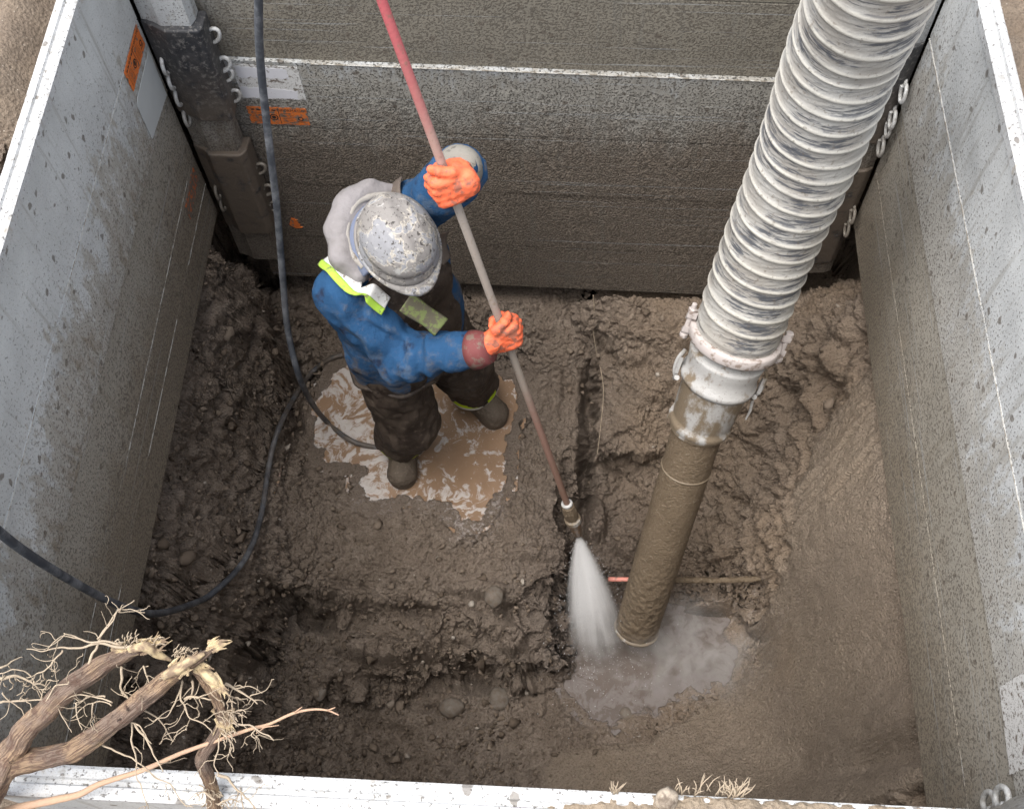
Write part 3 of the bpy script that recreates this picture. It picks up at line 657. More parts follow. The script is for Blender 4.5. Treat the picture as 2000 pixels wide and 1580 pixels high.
def corner(name, label, polyU, polyL, polyE, zs, pins, cap=True):
    t = thing(name, vec(*np.mean(polyU, 0), zs[3]), label, 'corner post')
    bevel(obj('upper_sleeve', *prism(polyU, zs[1], zs[0]), M_POST, t), .006)
    bevel(obj('lower_sleeve', *prism(polyL, zs[3], zs[2]), M_POST, t), .006)
    obj('end_tube', *prism(polyE, -.96 if zs[3] < -.5 else zs[3]-.1, .55), M_PEND, t)
    for p in pins: obj('locking_pin', *pin_vf(*p), M_PIN, t, smooth=True)
    return t
ex, ey, ez = vec(1, 0, 0), vec(0, 1, 0), vec(0, 0, 1)
pinsL = [(vec(.205, 2.415, z), unit(ex+vec(0, 0, -.25)), unit(ez+vec(.45, 0, 0)), -ey, s) for z, s in [(.17, 1.1), (.05, 1.15), (.005, 1.05), (-.09, 1.05), (-.455, 1.05), (-.575, 1.1), (-.67, .9)]]
pinsL += [(vec(.030, 2.380, z), -ey, unit(ez+vec(0, .15, 0)), ex, s) for z, s in [(.075, 1.1), (.01, 1.1), (-.065, 1.1), (-.16, 1.1), (-.55, 1.05), (-.62, 1.05)]]
corner('corner_post', 'black slotted corner post by the white label at back left, two sleeves with ring pins',
   [(.008, 2.392), (.05, 2.372), (.088, 2.350), (.19, 2.350), (.20, 2.372), (.20, 2.438), (.01, 2.438)],
   [(.008, 2.396), (.045, 2.380), (.070, 2.352), (.178, 2.352), (.195, 2.375), (.20, 2.438), (.01, 2.438)],
   [(.012, 2.40), (.05, 2.388), (.075, 2.372), (.165, 2.372), (.175, 2.40), (.175, 2.435), (.012, 2.435)], (.245, -.145, -.315, -.765), pinsL)
pinsR = [(vec(2.285, 2.325, z), -ey, unit(ez+vec(0, .25, 0)), -ex, s) for z, s in [(.055, 1.05), (-.06, 1.1), (-.105, .95), (-.19, 1.1), (-.555, 1.), (-.635, .95)]]
corner('corner_post', 'dark slotted corner post at back right, half hidden behind the ribbed hose',
   [(2.303, 2.37), (2.27, 2.345), (2.13, 2.335), (2.115, 2.36), (2.11, 2.42), (2.303, 2.42)],
   [(2.303, 2.37), (2.28, 2.350), (2.15, 2.340), (2.135, 2.36), (2.12, 2.42), (2.303, 2.42)],
   [(2.300, 2.372), (2.275, 2.362), (2.16, 2.355), (2.14, 2.372), (2.13, 2.415), (2.30, 2.415)], (.22, -.20, -.34, -.88), pinsR)
# pin holes drawn as short dark slots in the end tubes
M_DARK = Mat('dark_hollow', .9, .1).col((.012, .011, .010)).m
for (c, u, v) in [(vec(.052, 2.3835, .335), unit(vec(.038, -.012, 0)), ez), (vec(.058, 2.381, -.255), unit(vec(.038, -.012, 0)), ez)]:
    pass
pinsN = [(vec(2.275, .325, z), ey, ez, -ex, 1.25) for z in (.02, -.06)]
M_KEEP, M_POST = M_POST, M_PEND
corner('corner_post', 'muddy corner post with a ring pin in the lower right corner of the photo',
   [(2.302, .335), (2.28, .325), (2.20, .275), (2.19, .255), (2.302, .235)], [(2.302, .335), (2.28, .325), (2.20, .275), (2.19, .255), (2.302, .235)],
   [(2.298, .325), (2.275, .318), (2.21, .270), (2.20, .256), (2.298, .240)], (-.10, -.28, -.33, -.52), pinsN)
M_POST = M_KEEP

# ---- stickers and labels
def text_mesh(s, size):
    cu = bpy.data.curves.new('lettering', 'FONT'); cu.body = s; cu.size = size; cu.align_x = 'CENTER'; cu.align_y = 'CENTER'; cu.resolution_u = 2
    o = bpy.data.objects.new('lettering', cu); me = bpy.data.meshes.new_from_object(o)
    V = np.array([v.co[:] for v in me.vertices]); Fs = [tuple(p.vertices) for p in me.polygons]
    bpy.data.objects.remove(o); bpy.data.curves.remove(cu); bpy.data.meshes.remove(me); return V, Fs
def sticker_mat(name, c, wear=.3, spk=.4, sc=1.):
    m = Mat(name, .55, .3); n = m.noise(60, 5, .65); a = m.mix(m.noise(20, 3), c, tuple(q*.86 for q in c))
    a = m.mix(m.step(.62-wear*.35, .72-wear*.3, n), a, (.17, .145, .12)); a = m.mix(m.math('MULTIPLY', m.step(.58, .65, m.noise(230, 2)), spk), a, (.10, .085, .07)); m.col(a); return m.m
def sheet(name, poly, o, u, v, n, th, mat, parent, jag=.0, **k):
    """flat sheet in the plane (o,u,v) with real thickness th along n; poly in uv"""
    P = []
    for i in range(len(poly)):
        a, b = np.array(poly[i]), np.array(poly[(i+1) % len(poly)]); m_ = max(2, int(np.linalg.norm(b-a)/.006)) if jag else 1
        for q in range(m_):
            p = a+(b-a)*q/m_; P.append(p+(rng.normal(size=2)*jag if jag else 0))
    n_ = len(P); V = [o+u*p[0]+v*p[1] for p in P]+[o+u*p[0]+v*p[1]+n*th for p in P]
    Fs = [tuple(range(n_, 2*n_)), tuple(range(n_))[::-1]]+[(i, (i+1) % n_, n_+(i+1) % n_, n_+i) for i in range(n_)]
    x = obj(name, V, Fs, mat, parent)
    for kk, vv in k.items(): x[kk] = vv
    return x
M_OR = sticker_mat('orange_vinyl', (.78, .20, .045), .22, .35); M_ORD = sticker_mat('faded_orange_vinyl', (.60, .165, .05), .62, .7)
M_INK = Mat('black_print', .6, .2).col((.035, .03, .028)).m
M_WH = sticker_mat('white_vinyl', (.66, .655, .64), .30, .75); M_WH2 = sticker_mat('white_painted_band', (.70, .70, .735), 0., 0.); M_PALE = sticker_mat('pale_grey_sheet', (.56, .585, .585), -.6, .0)
def orange_sticker(parent, o, u, v, n, w_, h_, mat, ink=True, label=None):
    st = sheet('warning_sticker', [(0, 0), (w_, 0), (w_, h_), (0, h_)], o, u, v, n, .0012, mat, parent, .0008)
    if label: st['label'] = label
    if not ink: return st
    mb = MB()
    def tx(s, cx, cy, size):
        V, Fs = text_mesh(s, size); mb.add([o+u*(cx+p[0])+v*(cy+p[1])+n*.0018 for p in V], Fs)
    def bar(x0, y0, x1, y1, wd):
        a, b = np.array([x0, y0]), np.array([x1, y1]); d = (b-a)/np.linalg.norm(b-a); q = np.array([-d[1], d[0]])*wd/2
        mb.add([o+u*p[0]+v*p[1]+n*.0017 for p in (a-q, b-q, b+q, a+q)], [(0, 1, 2, 3)])
    def ring(cx, cy, r, wd):
        k = 20; V = []
        for t in np.linspace(0, 2*math.pi, k, endpoint=False): V += [o+u*(cx+(r+wd)*math.cos(t))+v*(cy+(r+wd)*math.sin(t))+n*.0017, o+u*(cx+r*math.cos(t))+v*(cy+r*math.sin(t))+n*.0017]
        mb.add(V, [(2*i, (2*i+2) % (2*k), (2*i+3) % (2*k), 2*i+1) for i in range(k)])
    tx('INFORMATION', w_*.76, h_*.84, h_*.19)
    for i in range(5): bar(w_*(.07+.085*i), h_*.84, w_*(.12+.085*i+.02*rng.random()), h_*(.82+.04*rng.random()), .006)
    bar(w_*.52, h_*.05, w_*.52, h_*.95, .0022)
    ring(w_*.42, h_*.42, h_*.13, .004); ring(w_*.42, h_*.42, 0.0, h_*.09); ring(w_*.87, h_*.38, h_*.07, .004); bar(w_*.80, h_*.2, w_*.94, h_*.2, .003)
    for i in range(6):
        bar(w_*.05, h_*(.66-i*.1), w_*(.22+.08*rng.random()), h_*(.66-i*.1), .0014); bar(w_*.56, h_*(.66-i*.1), w_*(.70+.06*rng.random()), h_*(.66-i*.1), .0014)
    mb.build('print', M_INK, st); return st
oL = lambda y, z: vec(xl(y)+.0062, y, z)
uL, vL, nL = unit(vec(.0105, -1, -.0)), ez, unit(vec(1, .0105, 0))
orange_sticker(tLU, oL(2.366, .172)+nL*.0005, -uL, vL, nL, -.187, .083, M_OR) if False else None
orange_sticker(tLU, oL(2.178, .178)+nL*.0005, -uL, unit(vec(0, -.05, 1)), nL, .187, .082, M_OR, label='clean orange warning sticker with black print')
sheet('blank_sheet', [(.0, .012), (.207, -.02), (.213, .166), (.02, .166), (.004, .15)], oL(2.158, -.018)+nL*.0005, -uL, ez, nL, .0015, M_PALE, tLU, .0006)['label'] = 'pale grey blank sheet'
orange_sticker(tLL, oL(2.176, -.437)-nL*.0055, -uL, unit(vec(0, -.05, 1)), nL, .172, .07, M_ORD, ink=False, label='rubbed orange sticker remains')
oB = lambda x, z: vec(x, yb(x), z)-vec(0, .0004, 0)
uB, nB = unit(vec(1, -.0186, -.02)), unit(vec(-.0186, -1, 0))
wl = sheet('white_label', [(0, 0), (.212, 0), (.210, .150), (.002, .153)], oB(.213, -.140), uB, ez, nB, .0012, M_WH, tBL, .0008)
sheet('painted_band', [(.012, .094), (.10, .098), (.175, .095), (.172, .140), (.006, .143)], oB(.213, -.140)+nB*.0012, uB, ez, nB, .0005, M_WH2, wl, .0015)
sheet('painted_band', [(.006, .004), (.09, .003), (.185, .006), (.192, .040), (.10, .052), (.004, .052)], oB(.213, -.140)+nB*.0012, uB, ez, nB, .0005, M_WH2, wl, .0015)
orange_sticker(tBL, oB(.216, -.262), uB, ez, nB, .198, .082, sticker_mat('dirty_orange_vinyl', (.68, .18, .04), .38, .6), label='dirty orange warning sticker with black print')
sheet('sticker_scrap', [(.0, .03), (.012, .068), (.03, .06), (.042, .01), (.03, .0), (.012, .01)], oB(.228, -.862)+nB*(-.003), uB, ez, nB, .004, M_OR, tBB, .0025)
oR = lambda y, z: vec(xr(y)-.0052, y, z); nR = unit(vec(-1, .0026, 0))
sheet('white_label', [(.0, .0), (.19, .02), (.19, .175), (.0, .19)], oR(.375, .01), ey, ez, nR, .0012, M_WH, tRU, .0012)

# ================================================================== VACUUM HOSE AND PIPE
def on_ground(px, py, r=0., nb=.0):
    z = -1.5
    for _ in range(8):
        q = at(px, py, z); z = pitz(q[0], q[1])
        if nb: z = max(z, *[pitz(q[0]+nb*math.cos(a), q[1]+nb*math.sin(a)) for a in np.arange(0, 6.28, .6)])
        z += r
    return at(px, py, z)
pA, pM, pE = atd(1243, 1228, 4.53), atd(1366, 828, 3.82), atd(1434, 662, 3.57)
def mud_steel():
    m = Mat('mud_caked_steel', .7, .35); n = m.noise(9, 5, .6); f = m.noise(120, 4, .65); z = m.sep(m.pos(), 2)
    c = m.mix(n, (.115, .084, .054), (.170, .128, .085)); c = m.mix(m.math('MULTIPLY', m.step(.56, .68, f), .6), c, (.30, .25, .19))
    c = m.mix(m.math('MULTIPLY', m.step(.45, .35, f), .5), c, (.07, .053, .038)); m.col(c)
    ll = m.math('MULTIPLY', m.step(-1.25, -1.6, z), m.voro(38, m.scale(m.pos(), (1, 1, .9))))
    m.bump(m.math('ADD', m.math('ADD', f, m.math('MULTIPLY', ll, 1.6)), m.noise(40, 3)), .8, .008); return m.m
def pale_steel(name, mudv):
    m = Mat(name, .5, .45); n = m.noise(13, 5, .65, m.scale(m.pos(), (1, 1, .5))); f = m.noise(110, 4, .6)
    c = m.mix(m.step(mudv-.07, mudv+.07, n), (.40, .395, .385), (.19, .150, .105)); c = m.mix(m.math('MULTIPLY', m.step(.6, .7, f), .6), c, (.12, .09, .07)); m.col(c)
    m.bump(m.math('ADD', n, f), .4, .005); return m.m
M_PIPE, M_COLL, M_ADAP = mud_steel(), pale_steel('dusty_white_collar', .56), pale_steel('muddy_adapter', .46)
tp = thing('suction_pipe', pA, 'mud caked steel suction pipe with pale coupling, its mouth beside the water jet', 'pipe')
Lp = np.linalg.norm(pM-pA); a_ = unit(pM-pA)
V, Fs = lathe_vf(pA, pM, [(t, .0875+.0004*math.sin(t*40)) for t in np.linspace(0, 1, 60)]+[(1, .075)], 56, False)
V = V+(fbm(V, 42, 3)*.0016)[:, None]*1.0+((.45-worley(V, 34)[0])*.006*sst(-1.2, -1.6, V[:, 2]))[:, None]*unit(vec(.1, -.9, .4))
obj('pipe_tube', V, Fs, M_PIPE, tp, True)
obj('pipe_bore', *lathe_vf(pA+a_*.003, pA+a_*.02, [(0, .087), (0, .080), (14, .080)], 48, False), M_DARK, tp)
M_RING = pale_steel('dried_mud_ring', .38)
for s, r, wd in [(.004, .0925, .009), (Lp-.205, .0905, .005), (Lp-.008, .101, .012)]:
    c = pA+a_*s; obj('raised_ring', *lathe_vf(c-a_*wd, c+a_*wd, [(0, r-.006), (.25, r), (.75, r), (1, r-.006)], 48), M_RING, tp, True)

b_ = unit(pE-pM); Le = np.linalg.norm(pE-pM)
obj('adapter', *lathe_vf(pM, pE, [(-.05, .092), (0, .106), (.03, .109), (.07, .109), (.09, .102), (.12, .105), (.46, .111), (.52, .116), (.54, .116)], 56), M_ADAP, tp, True)
obj('coupling_collar', *lathe_vf(pM, pE, [(.53, .113), (.54, .126), (.57, .129), (.60, .127), (.62, .118), (.75, .122), (.83, .127), (.86, .127)], 64), M_COLL, tp, True)
Pk = lambda f, ang, r: pM+(pE-pM)*f + (unit(np.cross(b_, FW))*math.cos(ang)+unit(np.cross(b_, np.cross(b_, FW)))*math.sin(ang))*r
sideR = unit(np.cross(b_, FW));  sideR = sideR if sideR@RT > 0 else -sideR
def latch(sgn):
    mb = MB(); o = pM+(pE-pM)*.5+sideR*sgn*.132
    mb.add(*tube_vf(spline([o-b_*.02, o+sideR*sgn*.014+b_*.01, o+sideR*sgn*.016+b_*.06, o+sideR*sgn*.004+b_*.10], 5), .0065, 8))
    mb.add(*box_vf(o+b_*.03+sideR*sgn*.008-FW*.01, sideR*.006, b_*.035, FW*.012)); mb.add(*tube_vf([o-b_*.02-FW*.022, o-b_*.02+FW*.022], .009, 10))
    return mb.build('latch', M_COLL, tp)
latch(1); latch(-1)
if True:      # lever tail that hangs from the right latch
    o = pM+(pE-pM)*.42+sideR*.135; obj('lever_tail', *tube_vf([o, o-b_*.05+sideR*.008, o-b_*.09+sideR*.006], [.006, .005, .003], 8), M_COLL, tp)
mb = MB(); o = pM-sideR*.100; mb.add(*tube_vf([o-b_*.0, o+b_*.03-sideR*.006, o+b_*.07+sideR*.003], .009, 8)); mb.add(*box_vf(o, sideR*.012, b_*.009, FW*.012)); mb.build('ring_bolt', M_ADAP, tp)
cl = thing('hose_clamp', pE, 'pinkish white bolted hose clamp round the foot of the ribbed hose', 'clamp')
M_CLAMP = Mat('clamp_paint', .55, .4); M_CLAMP.col(M_CLAMP.mix(M_CLAMP.step(.5, .66, M_CLAMP.noise(45, 4)), (.47, .425, .405), (.25, .20, .17))); M_CLAMP = M_CLAMP.m
obj('clamp_band', *lathe_vf(pE-b_*.008, pE+b_*.030, [(0, .134), (0, .148), (.15, .151), (.85, .151), (1, .148), (1, .134)], 64, False), M_CLAMP, cl, True)
for sg in (-1, 1):
    mb = MB(); o = pE+sideR*sg*.158+b_*.01
    mb.add(*tube_vf([o-b_*(.06 if sg > 0 else .05), o+b_*(.05 if sg > 0 else .085)], .0085, 10))
    for q in (-.022, .035): mb.add(*box_vf(o+b_*q-sideR*sg*.004, sideR*.016, b_*.013, FW*.017))
    for q in (-.042, .058): mb.add(*tube_vf([o+b_*(q-.008), o+b_*(q+.008)], .0145, 6))
    bevel(mb.build('clamp_bolt', M_CLAMP, cl), .003)
def ribbed_hose():
    cpts = [pE-b_*.02, pE+b_*.04]+[atd(*p) for p in [(1494, 500, 3.33), (1577, 300, 3.0), (1650, 100, 2.66), (1694, 0, 2.47), (1800, -300, 2.05), (1880, -600, 1.72)]]
    C = spline(cpts, 60); seg = np.r_[0, np.cumsum(np.linalg.norm(np.diff(C, axis=0), axis=1))]
    S = np.arange(0, seg[-1], .0045); C = np.stack([np.interp(S, seg, C[:, i]) for i in range(3)], 1)
    for _ in range(6): C[1:-1] = (C[:-2]+C[1:-1]*2+C[2:])/4
    k = 96; T, U, W = frames(C); th = np.linspace(0, 2*math.pi, k, endpoint=False); pitch = .0655
    ph = (S[:, None]/pitch+th[None]/(2*math.pi)) % 1; dd = np.minimum(ph, 1-ph)*pitch
    fade = np.clip((S-.02)/.12, 0, 1)[:, None]
    rib = np.exp(-(dd/.0092)**2)
    V0 = (C[:, None]+.13*(U[:, None]*np.cos(th)[None, :, None]+W[:, None]*np.sin(th)[None, :, None])).reshape(-1, 3)
    nz = fbm(V0, 12, 3).reshape(len(S), k); fine = fbm(V0, 60, 3).reshape(len(S), k)
    mid = np.exp(-((dd-pitch*.5)/.010)**2)*.0012*np.sin(dd*900)
    R = .1345+.0062*rib*fade*(1+.3*nz)+.0012*nz+.0007*fine+mid
    V = (C[:, None]+R[:, :, None]*(U[:, None]*np.cos(th)[None, :, None]+W[:, None]*np.sin(th)[None, :, None])).reshape(-1, 3)
    Fs = np.array([(i*k+j, i*k+(j+1) % k, (i+1)*k+(j+1) % k, (i+1)*k+j) for i in range(len(S)-1) for j in range(k)])
    m = Mat('ribbed_hose', .6, .4); rb = m.attr('rib'); al = m.attr('along'); an = m.attr('around')
    cx = m.N('ShaderNodeCombineXYZ'); m.put(cx.inputs[0], m.math('MULTIPLY', al, 80)); m.put(cx.inputs[1], m.math('MULTIPLY', m.math('COSINE', an), 1.3)); m.put(cx.inputs[2], m.math('MULTIPLY', m.math('SINE', an), 1.3))
    st = m.noise(1., 5, .65, cx.outputs[0]); st2 = m.noise(3.2, 4, .65, cx.outputs[0]); big = m.noise(7, 4)
    bl = m.math('ADD', m.math('MULTIPLY', st, .65), m.math('MULTIPLY', st2, .35))
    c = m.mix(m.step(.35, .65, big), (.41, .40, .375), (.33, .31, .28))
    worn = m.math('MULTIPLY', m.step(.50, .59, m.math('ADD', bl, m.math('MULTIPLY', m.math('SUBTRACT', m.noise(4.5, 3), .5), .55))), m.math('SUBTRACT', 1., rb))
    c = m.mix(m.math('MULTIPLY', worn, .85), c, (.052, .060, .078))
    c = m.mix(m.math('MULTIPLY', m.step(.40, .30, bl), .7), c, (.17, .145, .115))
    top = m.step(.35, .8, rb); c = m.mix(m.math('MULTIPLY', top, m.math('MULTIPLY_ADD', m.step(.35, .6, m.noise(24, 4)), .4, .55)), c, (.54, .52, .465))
    c = m.mix(m.math('MULTIPLY', m.step(.60, .68, m.noise(75, 3)), .5), c, (.14, .115, .09))
    m.col(c); m.bump(m.math('ADD', bl, m.noise(150, 3)), .5, .003)
    tt = np.repeat(S, k); aa = np.tile(th, len(S))
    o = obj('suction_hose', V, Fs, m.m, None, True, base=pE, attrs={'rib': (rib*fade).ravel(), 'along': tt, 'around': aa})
    tag(o, 'huge ribbed grey white suction hose slanting down from the top right', 'hose')
ribbed_hose()

# ================================================================== LANCE AND WATER JET
LT, LTOP = atd(1130, 1045, 4.25), atd(745, 0, 2.5)
ld = unit(LTOP-LT); Llen = np.linalg.norm(LTOP-LT)
def lance():
    t = thing('jetting_lance', LT, 'long lance held by the worker, red at its upper end and muddy at the nozzle', 'lance')
    m = Mat('lance_tube', .55, .4); z = m.math('ADD', m.sep(m.pos(), 2), m.math('MULTIPLY', m.math('SUBTRACT', m.noise(18, 4), .5), .22))
    c = m.ramp(m.step(-1.4, .95, z), [(.0, (.19, .115, .085)), (.22, (.27, .16, .13)), (.36, (.33, .285, .245)), (.80, (.38, .33, .29)), (.88, (.42, .27, .23)), (.94, (.43, .15, .145)), (1., (.46, .10, .115))])
    c = m.mix(m.math('MULTIPLY', m.step(.56, .68, m.noise(60, 4)), .5), c, (.20, .15, .11)); m.col(c); m.bump(m.noise(90, 3), .4, .003)
    P = np.array([LT+ld*s for s in np.linspace(.17, Llen+.9, 60)])
    obj('tube', *tube_vf(P, .0122, 16), m.m, t, True)
    mn = Mat('wet_brass', .4, .5); mn.col(mn.mix(mn.step(.4, .6, mn.noise(50, 4)), (.20, .125, .075), (.12, .085, .062))); mn.bump(mn.noise(80, 3), .5, .004)
    obj('nozzle', *lathe_vf(LT, LT+ld*.1, [(0, .008), (0, .013), (.15, .015), (.8, .024), (.95, .0265), (1.0, .0265)], 24), mn.m, t, True)
    obj('nozzle_ring', *lathe_vf(LT+ld*.1, LT+ld*.125, [(0, .024), (.1, .031), (.8, .031), (1, .025)], 24), M_ADAP, t)
    obj('swivel', *lathe_vf(LT+ld*.124, LT+ld*.215, [(0, .024), (.1, .027), (.5, .0285), (.9, .025), (1, .017)], 8), M_PIPE, t)
    obj('swivel_ring', *lathe_vf(LT+ld*.214, LT+ld*.228, [(0, .015), (.2, .021), (.8, .021), (1, .015)], 20), M_COLL, t)
lance()
def volume_obj(name, V, Fs, mw, build, label, cat):
    o = obj(name, V, Fs, [], None, False, base=vec(0, 0, 0)); o.matrix_world = mw
    m = Mat(name); m.t.nodes.remove(m.b); out = m.t.nodes['Material Output']
    vs = m.N('ShaderNodeVolumePrincipled'); vs.inputs['Color'].default_value = (.994, .996, 1., 1); vs.inputs['Anisotropy'].default_value = 0.
    m.put(vs.inputs['Density'], build(m)); m.t.links.new(vs.outputs[0], out.inputs['Volume'])
    o.data.materials.append(m.m); tag(o, label, cat, kind='stuff'); return o
JF = at(1172, 1290, -1.985); ja = unit(JF-LT); Jl = np.linalg.norm(JF-LT)
def jet():
    z_ = -ja; x_ = unit(np.cross(ja, [0, 1, .2])); y_ = np.cross(z_, x_)
    mw = Matrix(((x_[0], y_[0], z_[0], LT[0]), (x_[1], y_[1], z_[1], LT[1]), (x_[2], y_[2], z_[2], LT[2]), (0, 0, 0, 1)))
    Rf = lambda t: .009+.165*(1-math.exp(-t/.40))
    V, Fs = lathe_vf(vec(0, 0, .0), vec(0, 0, -Jl), [(t, Rf(t*Jl)*1.06) for t in np.linspace(0, 1, 22)], 32)
    def dens(m):
        p = m.objc(); x, y, z = m.sep(p, 0), m.sep(p, 1), m.math('MULTIPLY', m.sep(p, 2), -1.)
        r = m.math('SQRT', m.math('ADD', m.math('MULTIPLY', x, x), m.math('MULTIPLY', y, y)))
        R = m.math('MULTIPLY_ADD', m.math('SUBTRACT', 1., m.math('EXPONENT', m.math('DIVIDE', z, -.40))), .165, .009)
        q = m.math('DIVIDE', r, R); f = m.step(1., .2, q)
        cx = m.N('ShaderNodeCombineXYZ'); m.put(cx.inputs[0], m.math('MULTIPLY', m.math('DIVIDE', x, R), 4.5)); m.put(cx.inputs[1], m.math('MULTIPLY', m.math('DIVIDE', y, R), 4.5)); m.put(cx.inputs[2], m.math('MULTIPLY', z, 3.))
        n = m.noise(1., 5, .65, cx.outputs[0])
        n2 = m.noise(22, 3, .55, p)
        fade = m.math('MULTIPLY', m.step(.68, .28, m.math('ADD', z, m.math('MULTIPLY', m.math('SUBTRACT', n2, .5), .22))), m.step(-.01, .05, z))
        d = m.math('MULTIPLY', m.math('MULTIPLY', f, fade), m.math('MULTIPLY_ADD', m.step(.38, .66, n), 1.0, .22))
        con = m.math('DIVIDE', 5.5, m.math('ADD', R, .012))
        return m.math('MULTIPLY', d, con)
    volume_obj('water_jet', V, Fs, mw, dens, 'white cone of high pressure water spraying from the nozzle', 'spray')
jet()
def droplets():
    r = np.random.default_rng(3); Vs, Fs, n = [], [], 0
    oc = np.array([(1, 0, 0), (-1, 0, 0), (0, 1, 0), (0, -1, 0), (0, 0, 1), (0, 0, -1)], float); of = np.array([(0, 2, 4), (2, 1, 4), (1, 3, 4), (3, 0, 4), (2, 0, 5), (1, 2, 5), (3, 1, 5), (0, 3, 5)])
    x_ = unit(np.cross(ja, [0, 1, .2])); y_ = np.cross(ja, x_)
    for _ in range(900):
        t_ = r.uniform(.05, 1)*Jl; a = r.uniform(0, 6.28); R_ = (.009+.165*(1-math.exp(-t_/.40)))*r.uniform(.55, 1.25)
        c = LT+ja*t_+(x_*math.cos(a)+y_*math.sin(a))*R_; s_ = r.uniform(.0005, .0015); dv = unit(c-LT)
        if r.random() < .35: c = JF+vec(r.normal()*.17, r.normal()*.12, abs(r.normal())*.12+.01); dv = unit(r.normal(size=3))
        V = oc*s_; V = V+np.outer(V@dv, dv)*1.8; Vs.append(V+c); Fs.append(of+6*n); n += 1
    m = Mat('water_droplet', .1, .6).col((.72, .73, .76)); obj('water_droplets', np.concatenate(Vs), np.concatenate(Fs), m.m, base=JF)['kind'] = 'stuff'
droplets()
def mist():
    c = (at(1330, 1270, -1.80)); V, Fs = lathe_vf(vec(0, 0, -1), vec(0, 0, 1), [(t, math.sqrt(max(0, 1-(2*t-1)**2))+.001) for t in np.linspace(0, 1, 13)], 24)
    V = V*vec(.44, .30, .24)
    def dens(m):
        p = m.objc(); q = m.N('ShaderNodeVectorMath', operation='LENGTH'); m.put(q.inputs[0], m.scale(p, (1/.44, 1/.30, 1/.24)))
        n = m.noise(7, 4, .6, m.warp(p, 5, .12)); return m.math('MULTIPLY', m.math('MULTIPLY', m.step(1., .15, q.outputs['Value']), m.step(.42, .66, n)), 3.4)
    volume_obj('mist', V, Fs, Matrix.Translation(Vector(c)), dens, 'pale mist drifting over the foamy water by the pipe mouth', 'mist')
mist()

# ================================================================== HOSES ON THE GROUND
def rubber():
    m = Mat('dusty_black_rubber', .55, .4); n = m.noise(14, 6, .7); z = m.sep(m.pos(), 2)
    c = m.mix(m.step(.40, .68, n), (.045, .050, .060), (.165, .172, .185)); mud = m.step(-.75, -1.4, m.math('ADD', z, m.math('MULTIPLY', m.noise(7, 3), .6)))
    c = m.mix(m.math('MULTIPLY', mud, m.step(.32, .55, m.noise(22, 4))), c, (.115, .092, .072)); m.col(c); m.bump(m.noise(120, 3), .4, .002); return m.m
M_RUB = rubber()
hA = [atd(503, -140, 2.35), atd(505, -40, 2.52), atd(507, 100, 2.72), atd(522, 250, 2.97), atd(540, 400, 3.23), atd(552, 540, 3.50), atd(563, 650, 3.72), atd(590, 750, 3.90)]
hA += [at(630, 815, GZ+.05), at(680, 857, GZ+.028), at(725, 872, GZ+.006), at(765, 873, GZ-.03)]
P = spline(hA, 14); tag(obj('pressure_hose', *tube_vf(P, .0107, 14), M_RUB, smooth=True), 'black pressure hose hanging from the top edge down into the puddle behind the boots', 'hose')
hB = [at(730, 690, GZ+.06)]+list(HOSE_BED[::14])
def above(px, py, Z): g = (on_ground(px, py, .010, .022)-CAM)@FW; return atd(px, py, min(Z, g-.004))
hB += [above(312, 1198, 3.30), above(240, 1185, 2.98), atd(150, 1140, 2.70), atd(60, 1085, 2.46), atd(0, 1040, 2.31), atd(-70, 975, 2.12), atd(-160, 900, 2.07), atd(-300, 850, 2.1)]
P = spline(hB, 14)
for _ in range(10): P[1:-1] = (P[:-2]+2*P[1:-1]+P[2:])/4
tag(obj('pressure_hose', *tube_vf(P, .0107, 14), M_RUB, smooth=True), 'dusty hose curving along the left bank and out over the left panel', 'hose')

